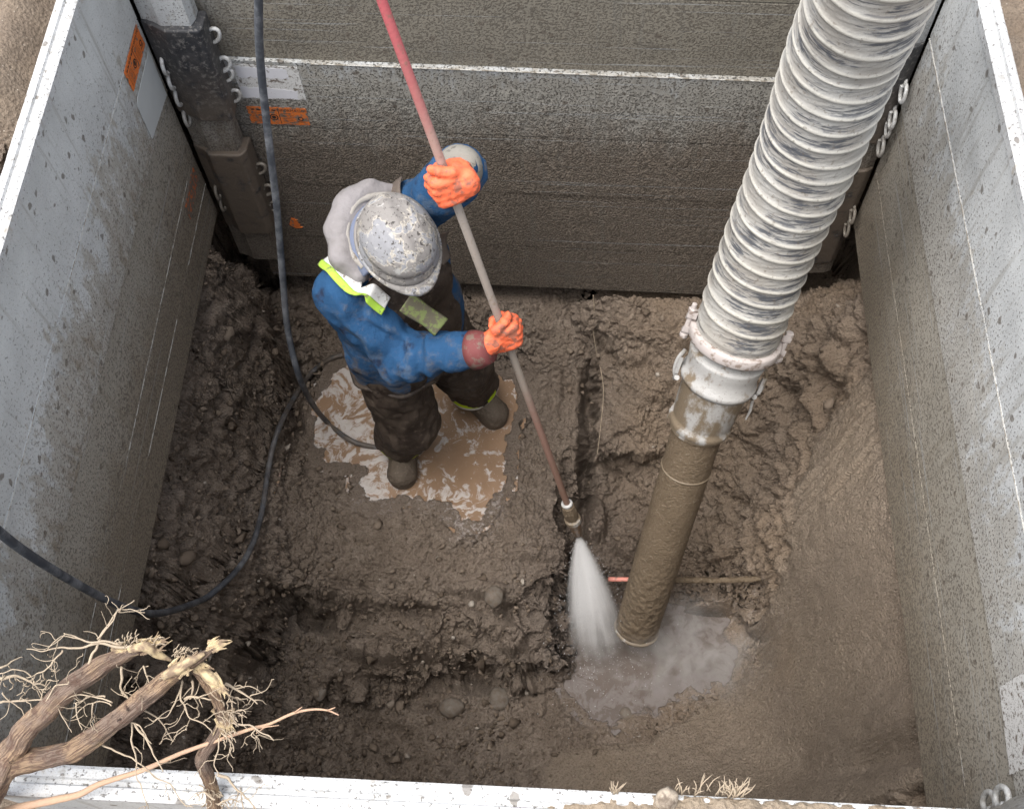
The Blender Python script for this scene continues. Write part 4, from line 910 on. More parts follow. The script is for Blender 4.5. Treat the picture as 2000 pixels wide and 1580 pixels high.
# ================================================================== WORKER
def worker():
    gz = GZ
    J = dict(pel=vec(.735, 1.885, -.70), hipR=vec(.68, 1.805, -.72), hipL=vec(.80, 1.97, -.72), kneR=vec(.715, 1.755, -1.10), kneL=vec(.90, 2.00, -1.09),
             ankR=vec(.645, 1.845, -1.44), ankL=vec(.915, 2.085, -1.44), toeR=vec(.648, 1.700, gz+.04), toeL=vec(1.02, 1.985, gz+.04),
             shR=vec(.610, 1.745, -.215), shL=vec(.825, 2.03, -.145), elR=vec(.775, 1.650, -.42), elL=vec(.970, 1.960, .10),
             neck=vec(.745, 1.865, -.13), head=vec(.806, 1.792, -.005), chest=vec(.72, 1.875, -.33))
    HR, HL = None, None
    def pole_at(px, py):
        d = unit(ray(px, py)); w0 = LT-CAM; a, b, c = 1., d@ld, 1.; dd, e = d@w0, ld@w0
        return LT+ld*((b*dd-e)/(1-b*b))
    HR, HL = pole_at(979, 648), pole_at(888, 352)
    left = unit(vec(J['shL'][0]-J['shR'][0], J['shL'][1]-J['shR'][1], 0)); fwd = vec(left[1], -left[0], 0)
    t = thing('person', vec(.78, 1.95, gz), 'worker in blue jacket, muddy overalls and scuffed hard hat gripping the lance with orange gloves', 'person')
    def handframe(H):
        v = unit(H-CAM); n = unit(v-ld*(v@ld)); e = np.cross(ld, n); e = e if e@RT > 0 else -e
        return n, e
    nR, eR = handframe(HR); nL, eL = handframe(HL); eL = -eL
    wrR, wrL = HR-nR*.028-eR*.085-ld*.012, HL+nL*.040-eL*.040+ld*.004
    def cloth(P, s1=12, a1=.010, s2=26, a2=.005):
        return a1*perlin(P*s1)+a2*np.abs(perlin(P*s2+5))
    # ---- body: one continuous figure under the clothes
    hf = unit(vec(.5, -.86, -.55)); hl = unit(np.cross(vec(0, 0, 1), hf)); hu = np.cross(hf, hl)
    def body(P):
        d = chainsdf(P, [J['pel'], J['chest']-vec(0, 0, .05), J['neck']-vec(0, 0, .1)], [.125, .14, .09], .05)
        for s in ('R', 'L'):
            d = smin(d, chainsdf(P, [J['hip'+s], J['kne'+s], J['ank'+s]], [.085, .06, .042], .03), .05)
            d = smin(d, chainsdf(P, [J['ank'+s]-vec(0, 0, .03), J['toe'+s]], [.042, .03], .02), .03)
            d = smin(d, chainsdf(P, [J['neck']-vec(0, 0, .09), J['sh'+s], J['el'+s], wrR if s == 'R' else wrL], [.07, .06, .043, .030], .03), .04)
        d = smin(d, rcone(P, J['neck']-vec(0, 0, .08), J['head']-hu*.05, .06, .055), .03)
        d = smin(d, ellip(P, J['head'], (hf, hl, hu), (.095, .076, .112)), .02)
        d = smin(d, rcone(P, J['head']+hf*.085-hu*.0, J['head']+hf*.108-hu*.025, .009, .014), .012)      # nose
        d = smin(d, rcone(P, J['head']+hf*.07-hu*.085, J['head']+hf*.06-hu*.08, .022, .03), .02)        # chin
        for s in (-1, 1):
            d = smin(d, ellip(P, J['head']+hl*s*.078-hf*.005-hu*.01, (hf, hl, hu), (.018, .008, .03)), .006)
            d = smin(d, rcone(P, J['head']+hl*s*.032+hf*.078+hu*.022, J['head']+hl*s*.03+hf*.08+hu*.024, .012, .012), .006)
        d = smin(d, rcone(P, J['head']+hf*.090-hu*.052+hl*.02, J['head']+hf*.090-hu*.052-hl*.02, .006, .006), .006)
        return d
    ms = Mat('skin', .55, .4).col((.42, .25, .18)).m
    V, Fs = surfnet(body, (.45, 1.5, gz), (1.2, 2.25, .35), .011); obj('body', V, Fs, ms, t, True)
    # ---- overalls
    def legs(P):
        d = rcone(P, J['pel']-vec(0, 0, .02), J['pel']+vec(0, 0, .1), .15, .15)
        for s in ('R', 'L'):
            hem = J['ank'+s]+vec(0, 0, .02)
            d = smin(d, chainsdf(P, [J['hip'+s], J['kne'+s], hem, hem-vec(0, 0, .06)], [.132, .112, .098, .098], .05), .05)
        d = d+cloth(P, 8, .016, 18, .014)+.004*perlin(P*[40, 40, 14])
        return np.maximum(d, -(P[:, 2]+1.425+.012*np.sin(P[:, 0]*40)))
    m = Mat('muddy_overalls', .8, .3); n = m.noise(14, 5, .65); c = m.mix(m.step(.40, .62, n), (.030, .022, .018), (.066, .049, .037)); c = m.mix(m.math('MULTIPLY', m.step(.56, .7, m.noise(55, 4)), .6), c, (.125, .098, .076))
    c = m.mix(m.step(.62, .72, m.noise(7, 3)), c, (.010, .010, .012)); m.col(c); m.rough(m.math('MULTIPLY_ADD', m.step(.4, .6, n), .35, .45)); m.bump(m.math('ADD', m.noise(70, 4, .65), m.noise(260, 2)), .6, .004); mo = m.m
    V, Fs = surfnet(legs, (.45, 1.55, -1.5), (1.15, 2.3, -.4), .0085); obj('overalls', V, Fs, mo, t, True)
    # ---- jacket
    A1 = J['pel']-fwd*.02
    def jacket(P, torso=False, plain=False):
        d = None
        for s in (-1, 1):
            e = chainsdf(P, [J['pel']+left*s*.065-vec(0, 0, .05), J['pel']+left*s*.075+vec(0, 0, .12), J['chest']+left*s*.085-fwd*.01, J['chest']+left*s*.09-fwd*.03+vec(0, 0, .09)], [.148, .138, .135, .095], .05)
            d = e if d is None else smin(d, e, .06)
        d = smin(d, rcone(P, J['neck']-vec(0, 0, .07)-fwd*.03, J['neck']+vec(0, 0, .0), .095, .075), .05)
        if torso: return d
        aR = chainsdf(P, [J['shR']-vec(0, 0, .01), J['elR'], wrR-unit(wrR-J['elR'])*.032], [.092, .080, .054], .03)
        aL = chainsdf(P, [J['shL']-vec(0, 0, .01), J['elL'], wrL], [.092, .070, .050], .03)
        # drapes of the sleeves: folds run round the arm
        for a, (s0, e0, w0) in (('R', (J['shR'], J['elR'], wrR)), ('L', (J['shL'], J['elL'], wrL))):
            ax2 = unit(w0-e0); q = (P-e0.astype(np.float32))@ax2.astype(np.float32)
            fold = .0095*np.sin(q*80+4*perlin(P*8))*sst(-.12, .0, q)*sst(.28, .1, q)
            if a == 'R': aR = aR+fold
            else: aL = aL+fold
        d = smin(smin(d, aR, .045), aL, .045)
        if plain: return d
        low = sst(-.35, -.65, P[:, 2])
        d = d+cloth(P+.05*np.stack([perlin(P*5), perlin(P*5+9), perlin(P*5+3)], 1), 7, .013, 16, .009)+.0025*perlin(P*[34, 34, 16])-.012*low+.006*low*np.sin(np.arctan2(P[:, 1]-J['pel'][1], P[:, 0]-J['pel'][0])*9)
        return np.maximum(d, -(P[:, 2]+.745+.10*((P-J['pel'])@fwd)+.01*perlin(P*12)))
    m = Mat('blue_jacket', .95, .1); n = m.noise(9, 5, .65); n2 = m.noise(30, 5, .7); p = m.pos()
    z = m.sep(p, 2); c = m.mix(n, (.020, .066, .150), (.032, .092, .200))
    c = m.mix(m.step(.56, .70, m.noise(13, 4, .6, m.scale(p, (1, 1, .7)))), c, (.022, .032, .062))
    mud = m.math('ADD', n2, m.math('MULTIPLY', m.step(-.25, -.70, z), .13)); c = m.mix(m.math('MULTIPLY', m.step(.50, .70, m.math('ADD', m.math('MULTIPLY', mud, .6), m.math('MULTIPLY', m.noise(6, 3), .4))), .75), c, (.145, .128, .112))
    c = m.mix(m.math('MULTIPLY', m.step(.54, .66, m.noise(17, 4)), .4), c, (.12, .145, .18))
    m.col(c); m.bump(m.math('ADD', m.noise(45, 5, .65), m.math('MULTIPLY', m.noise(320, 2), .4)), .7, .008); mj = m.m
    V, Fs = surfnet(jacket, (.38, 1.45, -.80), (1.12, 2.25, .33), .0072); jk = obj('jacket', V, Fs, mj, t, True)
    # hem band
    ang = np.linspace(0, 2*math.pi, 90, endpoint=False)
    hb = np.array([J['pel']+vec(.25*math.cos(a), .25*math.sin(a), -.03) for a in ang]); hb = snap(jacket, hb, .004).astype(float); hb[:, 2] = -.730-.10*((hb-J['pel'])@fwd)
    hb = np.vstack([hb, hb[:1]]); obj('hem_band', *tube_vf(hb, .010, 8, False), mo, jk, True)
    # ---- bib of the overalls over the jacket front
    def bib(P):
        f = (P-J['chest'].astype(np.float32))@fwd.astype(np.float32); l = (P-J['chest'].astype(np.float32))@left.astype(np.float32)
        reg = np.maximum(np.maximum(np.abs(l-.015)-.135+.02*perlin(P*9), .045-f), np.maximum(P[:, 2]+.16, -.74-P[:, 2]))
        return np.maximum(jacket(P, True)-.016+.004*perlin(P*30), reg)
    V, Fs = surfnet(bib, (.5, 1.55, -.76), (1.12, 2.2, -.12), .0075); obj('bib', V, Fs, mo, t, True)
    # ---- straps
    outer = lambda P: jacket(P, plain=True)-.008-.008*sst(-.02, .08, (P-J['chest'].astype(np.float32))@fwd.astype(np.float32))
    def ribbon(name, path, w0, w1, mat, off=.010, th=.004, parent=None):
        Q = spline(path, 12); Q = snap(outer, Q, off).astype(float)
        for _ in range(8): Q[1:-1] = (Q[:-2]+2*Q[1:-1]+Q[2:])/4
        T = np.gradient(Q, axis=0); T /= np.linalg.norm(T, axis=1)[:, None]; Nn = sdgrad(outer, Q).astype(float); B = np.cross(T, Nn); B /= np.linalg.norm(B, axis=1)[:, None]
        us = np.linspace(w0, w1, 5); R = []
        for k, u_ in enumerate(us): R.append(snap(outer, Q+B*u_, off).astype(float))
        R = np.array(R)
        for _ in range(8): R[:, 1:-1] = (R[:, :-2]+2*R[:, 1:-1]+R[:, 2:])/4
        R2 = R-sdgrad(outer, R.reshape(-1, 3)).reshape(R.shape)*th*1.2; n = len(Q); V = np.concatenate([R.reshape(-1, 3), R2.reshape(-1, 3)]); off_ = 5*n; Fs = []
        for a in range(4):
            for b in range(n-1):
                i = a*n+b; Fs.append((i, i+n, i+n+1, i+1)); Fs.append((off_+i+1, off_+i+n+1, off_+i+n, off_+i))
        for b in range(n-1): Fs.append((b, b+1, off_+b+1, off_+b)); Fs.append((4*n+b+1, 4*n+b, off_+4*n+b, off_+4*n+b+1))
        for a in range(4): Fs.append((a*n+n, a*n, off_+a*n, off_+a*n+n)); Fs.append((a*n+n-1, a*n+2*n-1, off_+a*n+2*n-1, off_+a*n+n-1))
        return obj(name, V, Fs, mat, parent or t, True)
    def fab(name, c, mudv=.6, mc=(.14, .115, .09)):
        m = Mat(name, .7, .3); m.col(m.mix(m.math('MULTIPLY', m.step(mudv, mudv+.1, m.noise(45, 5, .65)), .85), c, mc)); m.bump(m.noise(300, 2), .3, .002); return m.m
    mw, ml, mor, mbr, mgr = fab('white_reflective', (.62, .62, .61), .56), fab('lime_reflective', (.38, .60, .07), .54), fab('orange_trim', (.62, .24, .08), .6), fab('brown_webbing', (.12, .098, .085), .5), fab('muddy_green_reflective', (.20, .24, .09), .43, (.13, .108, .088))
    pth = [at(646, 512, -.17), at(668, 532, -.12), at(705, 555, -.10), at(745, 578, -.12), at(782, 594, -.17)]
    pth = [np.array(q)+vec(.0, -.008, .01) for q in pth]
    ribbon('reflective_strap', pth, -.030, .013, mw, .016); ribbon('lime_edge', pth, .011, .034, ml, .019)
    pth2 = [at(788, 592, -.19), at(815, 608, -.24), at(845, 625, -.30), at(858, 640, -.34)]; Q = spline([at(792, 590, -.17), at(815, 606, -.205), at(842, 624, -.245), at(862, 640, -.275)], 8); k_ = len(Q); T_ = np.gradient(Q, axis=0); T_ /= np.linalg.norm(T_, axis=1)[:, None]; up_ = unit(CAM-Q.mean(0)); V = []; Fs = []
    for i in range(k_):
        B_ = unit(np.cross(T_[i], up_)); wv = .032*(1+.05*math.sin(i*.35)); tk = .008
        V += [Q[i]+B_*wv*q+up_*tk*z_ for q, z_ in ((-1, 0), (-.85, 1), (-.3, 1.2), (.3, 1.1), (.85, 1), (1, 0), (.8, -1), (-.8, -1))]
    for i in range(k_-1): Fs += [(i*8+j, i*8+(j+1) % 8, i*8+8+(j+1) % 8, i*8+8+j) for j in range(8)]
    Fs += [tuple(range(8))[::-1], tuple(range(8*k_-8, 8*k_))]; obj('chest_strap', V, Fs, mgr, t, True)
    pth3 = [at(712, 372, -.17), at(745, 362, -.12), at(790, 372, -.10), at(830, 410, -.12), at(862, 460, -.18), at(880, 510, -.26)]
    ribbon('shoulder_strap', pth3, -.030, .026, mbr); ribbon('lime_edge', pth3[:4], .026, .040, ml, .0105)
    # radio on the chest strap
    # ---- hood
    hp = [at(768, 374, -.10), at(722, 378, -.08), at(682, 402, -.07), at(664, 450, -.08), at(672, 500, -.10), at(700, 536, -.12)]
    def hood(P):
        d = chainsdf(P, hp, [.024, .034, .038, .038, .034, .022], .05); d = smin(d, chainsdf(P, [q-vec(-.03, -.0, .07) for q in hp[1:5]], [.05]*4, .03), .05)
        inn = ellip(P, J['head']+vec(-.0, .0, .04), np.eye(3), (.158, .158, .16)); d = smin(d, d, .01); d = np.maximum(d, -inn)
        return d+.006*perlin(P*9)+.008*np.abs(perlin(P*[15, 15, 8]+3))+.002*perlin(P*40)
    m = Mat('grey_hood', .85, .2); m.col(m.mix(m.step(.35, .65, m.noise(10, 4)), (.27, .255, .26), (.195, .182, .18))); m.bump(m.noise(60, 4), .6, .006)
    V, Fs = surfnet(hood, (.5, 1.6, -.28), (.92, 2.1, .06), .007); hd = obj('hood', V, Fs, m.m, t, True)
    rim = [q+(J['head']-q)*[.14, .14, .0]+vec(0, 0, .030) for q in [np.array(x) for x in hp]]
    obj('hood_rim', *tube_vf(spline(rim, 10), .0095, 10, True, .5), fab('hood_seam', (.33, .31, .285), .55), hd, True)
    inn = [q+(J['head']-q)*[.30, .30, .0]+vec(0, 0, .004) for q in [np.array(x) for x in hp]]
    obj('hood_lining', *tube_vf(spline(inn, 10), .034, 14, True, .25), fab('slate_lining', (.15, .175, .25), .62, (.22, .20, .19)), hd, True)
    # ---- hard hat
    hc = J['head']+hu*.035+vec(-.012, .0, .0); f2 = unit(vec(.5, -.86, -.30)); l2 = unit(np.cross(vec(0, 0, 1), f2)); u2 = np.cross(f2, l2)
    nu, nv = 96, 40; V = []
    for j in range(nv+1):
        v = j/nv*math.pi/2
        for i in range(nu):
            a = i/nu*2*math.pi; ca, sa = math.cos(a), math.sin(a)
            cr = math.cos(v)**.78; x, y, zz = (.139)*cr*ca, .114*cr*sa, .124*math.sin(v)**.95
            ridge = .0075*math.exp(-(y/.017)**2)*sst(.25, .6, np.array(math.sin(v)))+.004*math.exp(-((abs(y)-.052)/.010)**2)*float(sst(.3, .6, np.array(math.sin(v))))*(1 if x < .05 else .3)
            bulge = 1-.05*math.exp(-((v-.25)/.12)**2)
            V.append(hc+f2*x*bulge+l2*y*bulge+u2*(zz+ridge))
    n0 = len(V)
    for k, (o, dz) in enumerate([(0, 0), (.0025, -.001), (.006, -.004), (.0075, -.008), (.006, -.012), (.001, -.010), (-.006, -.006)]):
        for i in range(nu):
            a = i/nu*2*math.pi; fr = max(0, math.cos(a))**4; o2 = o*(1+3.2*fr)
            V.append(hc+f2*((.139+o2)*math.cos(a))+l2*((.114+o*.9)*math.sin(a))+u2*(dz*(1+1.0*fr)))
    Fs = [(j*nu+i, j*nu+(i+1) % nu, (j+1)*nu+(i+1) % nu, (j+1)*nu+i) for j in range(nv) for i in range(nu)]
    Fs += [(n0+j*nu+(i+1) % nu, n0+j*nu+i, n0+(j+1)*nu+i, n0+(j+1)*nu+(i+1) % nu) for j in range(6) for i in range(nu)]
    m = Mat('scuffed_hard_hat', .7, .25); p = m.warp(m.pos(), 16, .04); n = m.noise(13, 5, .6, p)
    c = m.mix(m.noise(20, 5, .7), (.20, .205, .225), (.315, .315, .325)); pm = m.step(.475, .495, n); c = m.mix(pm, c, (.235, .222, .212))
    ed = m.math('MULTIPLY', m.step(.455, .475, n), m.step(.505, .485, n)); c = m.mix(m.math('MULTIPLY', ed, .7), c, (.47, .43, .36))
    c = m.mix(m.step(.56, .66, m.noise(85, 4, .65)), c, (.06, .055, .052)); c = m.mix(m.math('MULTIPLY', m.step(.60, .70, m.noise(38, 4)), .8), c, (.42, .415, .40))
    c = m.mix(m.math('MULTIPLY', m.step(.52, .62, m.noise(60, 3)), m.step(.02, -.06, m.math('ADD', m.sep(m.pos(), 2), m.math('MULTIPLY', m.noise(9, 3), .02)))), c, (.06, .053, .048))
    m.col(c); m.bump(m.math('ADD', m.math('MULTIPLY', pm, .6), m.noise(70, 4)), .5, .003)
    obj('hard_hat', V, Fs, m.m, t, True)
    # ---- gloves: palm, four unequal fingers and a thumb closed round the lance
    rp = .014
    def glove(H, n, e, wrist, shiftf):
        a = ld; R = .0125
        off = [-.034, -.0115, .0115, .033]; ln = [.86, 1., 1.04, .95]
        fing = []
        for o, s in zip(off, ln):
            q = H+a*o; g = rp+R
            fing.append([q-n*(g+.006)-e*.012, q-n*(g+.004)+e*.036*s, q+e*(g+.020)*s+n*.004, q+n*(g+.004)+e*.014, q+n*(g-.002)-e*.018*s, q-e*(g+.001)+n*.006*s])
        th = [H-n*.020-e*.045+a*.022, H-n*.006-e*.036+a*.050, H+n*.012-e*.020+a*.060, H+n*(rp+R*.7)+e*.008+a*.056]
        thc = [H-n*.024-e*.048+a*.020, H-n*(.034)-e*.018+a*.050, H-n*(rp+R+.002)+e*.012+a*.062, H-n*(rp*.8)+e*.030+a*.066]
        def fn(P):
            d = None
            for f in fing:
                c = chainsdf(P, f, [.0155, .0150, .0140, .0130, .0122, .0110], .004); d = c if d is None else smin(d, c, .0035)
            for o in (-.026, 0, .026):
                d = smin(d, rcone(P, H+a*o*.8-n*(rp+.017)-e*.052, H+a*o*1.1-n*(rp+.017)+e*.020, .019, .0175), .012)
            d = smin(d, chainsdf(P, thc, [.019, .0165, .0145, .0125], .006), .006)
            d = smin(d, rcone(P, H-n*(rp+.016)-e*.045, wrist+(H-wrist)*.05, .030, .033), .02)
            return d+.0026*perlin(P*60)+.0022*np.abs(perlin(P*110))
        lo = H-.14; hi = H+.14; V, Fs = surfnet(fn, lo, hi, .0030); return V, Fs
    m = Mat('orange_glove', .6, .35); n_ = m.noise(40, 5, .65); c = m.mix(m.noise(15, 3), (.80, .125, .045), (.88, .20, .095)); c = m.mix(m.math('MULTIPLY', m.step(.50, .66, n_), .65), c, (.24, .10, .065)); c = m.mix(m.math('MULTIPLY', m.step(.54, .62, m.noise(28, 4, .6)), .7), c, (.17, .11, .085)); m.col(c); m.bump(m.noise(220, 3), .4, .002); mg = m.m
    for H, n, e, wr in ((HR, nR, eR, wrR), (HL, nL, eL, wrL)):
        V, Fs = glove(H, n, e, wr, 0); obj('glove', V, Fs, mg, t, True)
    # cuffs
    ax_ = unit(HR-eR*.05-wrR); fo = unit(wrR-J['elR']); o = wrR
    obj('cuff', *tube_vf(np.array([o-fo*.022, o-fo*.0, o+fo*.022, o+fo*.036]), [.061, .058, .050, .044], 24, True, .2), fab('maroon_cuff', (.17, .05, .05), .50, (.16, .125, .10)), t, True)['label'] = 'maroon knitted cuff'
    fo = unit(wrL-J['elL']); o = wrL
    obj('cuff', *tube_vf(np.array([o-fo*.10, o-fo*.05, o-fo*.012, o+fo*.012, o+fo*.022]), [.064, .061, .056, .045, .022], 24, True, .16), fab('mud_grey_cuff', (.25, .235, .205), .56, (.10, .09, .08)), t, True)['label'] = 'mud grey sleeve end'
    obj('reflective_cuff_band', *tube_vf(np.array([o-fo*.030, o-fo*.012]), [.060, .056], 28, True, .10), fab('worn_reflective', (.60, .60, .57), .5), t, True)
    # ---- boots
    mbt = Mat('muddy_rubber_boot', .75, .3); n_ = mbt.noise(90, 4, .65); c = mbt.mix(mbt.noise(12, 4), (.085, .066, .050), (.13, .103, .078)); c = mbt.mix(mbt.math('MULTIPLY', mbt.step(.56, .68, n_), .6), c, (.23, .19, .15)); mbt.col(c); mbt.bump(mbt.math('ADD', n_, mbt.noise(30, 4)), .7, .006)
    for s, dr in (('R', unit(vec(.02, -1, 0))), ('L', unit(vec(.72, -.69, 0)))):
        a, toe = J['ank'+s], J['toe'+s]; sd_ = np.cross(vec(0, 0, 1), dr); heel = vec(a[0], a[1], gz+.045)-dr*.035
        def boot(P, a=a, toe=toe, heel=heel, sd_=sd_, dr=dr):
            d = chainsdf(P, [a+vec(0, 0, .10), a+vec(0, 0, .0), vec(a[0], a[1], gz+.06)+dr*.02], [.060, .056, .052], .03)
            b = rcone(P, heel, toe-dr*.02, .048, .055); b2 = rcone(P, vec(a[0], a[1], gz+.085)+dr*.03, toe-dr*.01+vec(0, 0, .012), .045, .052)
            d = smin(d, smin(b, b2, .03), .04); sole = np.maximum(rcone(P*[1, 1, .7], (heel-dr*.005)*[1, 1, .7], (toe-dr*.016)*[1, 1, .7], .052, .061), np.maximum(P[:, 2]-(gz+.026), 0*P[:, 2]-1))
            d = np.minimum(d, sole); d = np.maximum(d, -(P[:, 2]-(gz-.012)))
            return d+.0035*perlin(P*28)+.002*perlin(P*70)
        V, Fs = surfnet(boot, a-vec(.26, .26, .15), a+vec(.26, .26, .14), .006); obj('boot', V, Fs, mbt.m, t, True)
        hem = J['ank'+s]+vec(0, 0, -.002); k = 40
        if s == 'L':
            obj('lime_cuff_band', *tube_vf(np.array([hem+vec(0, 0, .045), hem+vec(0, 0, .010)]), [.108, .107], k, False, .05), fab('cuff_lime', (.55, .75, .02), .66), t, True)
            obj('white_cuff_band', *tube_vf(np.array([hem+vec(0, 0, .010), hem+vec(0, 0, -.014)]), [.107, .103], k, False, .05), fab('cuff_white', (.66, .66, .63), .6), t, True)
        else:
            obj('lime_cuff_band', *tube_vf(np.array([hem+vec(0, 0, .035), hem+vec(0, 0, .022), hem+vec(0, 0, -.008)]), [.106, .108, .103], k, False, .12), fab('dirty_cuff_lime', (.50, .58, .04), .48, (.06, .05, .042)), t, True)
worker()

# ================================================================== ROOTS, STONES, SMALL THINGS
def bark():
    m = Mat('root_bark', .8, .25); p = m.pos(); n = m.noise(1., 6, .65, m.scale(m.warp(p, 20, .02), (60, 60, 60))); big = m.noise(14, 5, .6); st = m.noise(1., 4, .6, m.scale(p, (60, 90, 60)))
    cx = m.N('ShaderNodeCombineXYZ'); an = m.attr('around'); m.put(cx.inputs[0], m.math('MULTIPLY', m.attr('along'), 22)); m.put(cx.inputs[1], m.math('MULTIPLY', m.math('COSINE', an), 5)); m.put(cx.inputs[2], m.math('MULTIPLY', m.math('SINE', an), 5))
    st = m.noise(1., 6, .7, cx.outputs[0])
    c = m.mix(m.step(.40, .60, big), (.52, .36, .235), (.36, .27, .215)); c = m.mix(m.math('MULTIPLY', m.step(.54, .44, st), .75), c, (.16, .105, .08)); c = m.mix(m.math('MULTIPLY', m.step(.52, .62, n), .7), c, (.20, .12, .09)); c = m.mix(m.math('MULTIPLY', m.step(.60, .68, m.noise(26, 5, .7)), .9), c, (.035, .022, .02))
    c = m.mix(m.step(.60, .70, m.noise(9, 4)), c, (.50, .36, .20)); m.col(c); m.bump(m.math('ADD', n, m.math('MULTIPLY', st, 2.)), 1., .009); return m.m
M_BARK = bark()
M_TORN = Mat('torn_wood', .75, .25); M_TORN.col(M_TORN.mix(M_TORN.step(.4, .6, M_TORN.noise(60, 5)), (.48, .38, .23), (.22, .16, .11))); M_TORN.bump(M_TORN.noise(160, 4), .6, .003); M_TORN = M_TORN.m
M_RLET = Mat('rootlet', .8, .2); M_RLET.col(M_RLET.mix(M_RLET.noise(30, 4), (.46, .38, .28), (.30, .24, .18))); M_RLET = M_RLET.m
def root_plant():
    t = thing('uprooted_root', at(20, 1480, .6), 'uprooted tree root with torn bark lying over the near rail at lower left', 'tree root')
    Z = 1.86
    def br(pts, lump, n=10, k=18, name='root_branch', mat=None, seed=0.):
        P = spline([atd(x, y, z) for x, y, z, w_ in pts], n); R = np.interp(np.linspace(0, 1, len(P)), np.linspace(0, 1, len(pts)), [w_*z/F_PX/2 for x, y, z, w_ in pts])
        P = P+np.stack([fbm(P*1., 22, 2, .5, seed+i*9) for i in range(3)], 1)*R.mean()*.25
        k = 26; th = np.linspace(0, 2*math.pi, k, endpoint=False); S = np.r_[0, np.cumsum(np.linalg.norm(np.diff(P, axis=0), axis=1))]
        q = np.stack([np.repeat(S, k)*9, np.tile(np.cos(th), len(P))*2.1, np.tile(np.sin(th), len(P))*2.1], 1)+seed*7
        R2 = R[:, None]*.74*(1+.42*fbm(q, 1, 4, .6)+.25*np.clip(fbm(q*[1.6, .5, .5], 1, 2)-.15, 0, 1)).reshape(len(P), k)
        V, Fs = tube_vf(P, R2, k, True)
        return obj(name, V, Fs, mat or M_BARK, t, True, attrs={'along': np.repeat(S, k)[:len(V)], 'around': np.tile(th, len(P))[:len(V)]})
    br([(-70, 1640, 1.93, 95), (-20, 1540, 1.90, 80), (20, 1470, 1.87, 66), (70, 1405, 1.85, 58), (135, 1345, 1.84, 56), (195, 1302, 1.84, 54), (245, 1277, 1.84, 40), (292, 1258, 1.84, 22)], .35, seed=1)
    br([(-30, 1520, 1.89, 50), (30, 1490, 1.88, 58), (95, 1480, 1.86, 54), (160, 1456, 1.84, 54), (225, 1408, 1.82, 52), (280, 1362, 1.81, 50), (330, 1322, 1.80, 44), (375, 1292, 1.80, 34), (428, 1258, 1.80, 6)], .30, seed=5)
    br([(378, 1300, 1.82, 22), (402, 1330, 1.83, 26), (425, 1370, 1.84, 26), (432, 1415, 1.85, 28), (412, 1450, 1.86, 30), (394, 1482, 1.88, 34), (405, 1515, 1.91, 32), (415, 1550, 1.94, 34), (420, 1610, 1.97, 38)], .35, seed=8)
    br([(385, 1305, 1.815, 10), (405, 1318, 1.80, 30), (422, 1330, 1.80, 26), (432, 1352, 1.82, 8)], .5, name='torn_wood', mat=M_TORN, seed=3)
    br([(318, 1322, 1.79, 20), (345, 1305, 1.785, 30), (372, 1290, 1.785, 24), (400, 1276, 1.79, 8)], .5, name='torn_wood', mat=M_TORN, seed=4)
    br([(252, 1268, 1.83, 18), (285, 1262, 1.825, 26), (310, 1278, 1.84, 22), (335, 1290, 1.85, 6)], .5, name='torn_wood', mat=M_TORN, seed=6)
    mb = MB(); r = random.Random(3)
    def let(pts, w0=7, w1=2.2, z=1.83, depth=0, dz=0.):
        P = [atd(x, y, z+dz*i/max(1, len(pts)-1)) for i, (x, y) in enumerate(pts)]; w0 *= .8; w1 *= .8; P = spline(P, 7)
        P[1:-1] += np.stack([fbm(P, 30, 2, .6, r.random()*99+i*7) for i in range(3)], 1)[1:-1]*.006
        R = np.linspace(w0, w1, len(P))*z/F_PX/2*(1+.25*fbm(P, 60, 1)); mb.add(*tube_vf(P, R, 6))
        if depth < 2:
            for _ in range(r.randint(1, 4) if depth == 0 else r.randint(0, 1)):
                i = r.randint(len(P)//4, len(P)-1); q = len(pts)-1; j = min(q-1, int(i/len(P)*q)); bx, by = pts[j]; ex_, ey_ = pts[j+1]; f = i/len(P)*q-j
                sx, sy = bx+(ex_-bx)*f, by+(ey_-by)*f; L = r.uniform(16, 60)/(1+depth); a = math.atan2(ey_-by, ex_-bx)+r.choice((-1, 1))*r.uniform(.35, 1.2)
                mid = (sx+L*.55*math.cos(a), sy+L*.55*math.sin(a)); a += r.uniform(-.7, .7); let([(sx, sy), mid, (mid[0]+L*.5*math.cos(a), mid[1]+L*.5*math.sin(a))], max(1.9, w0*.5), 1.5, z+dz*i/len(P), depth+1, r.uniform(-.05, .05))
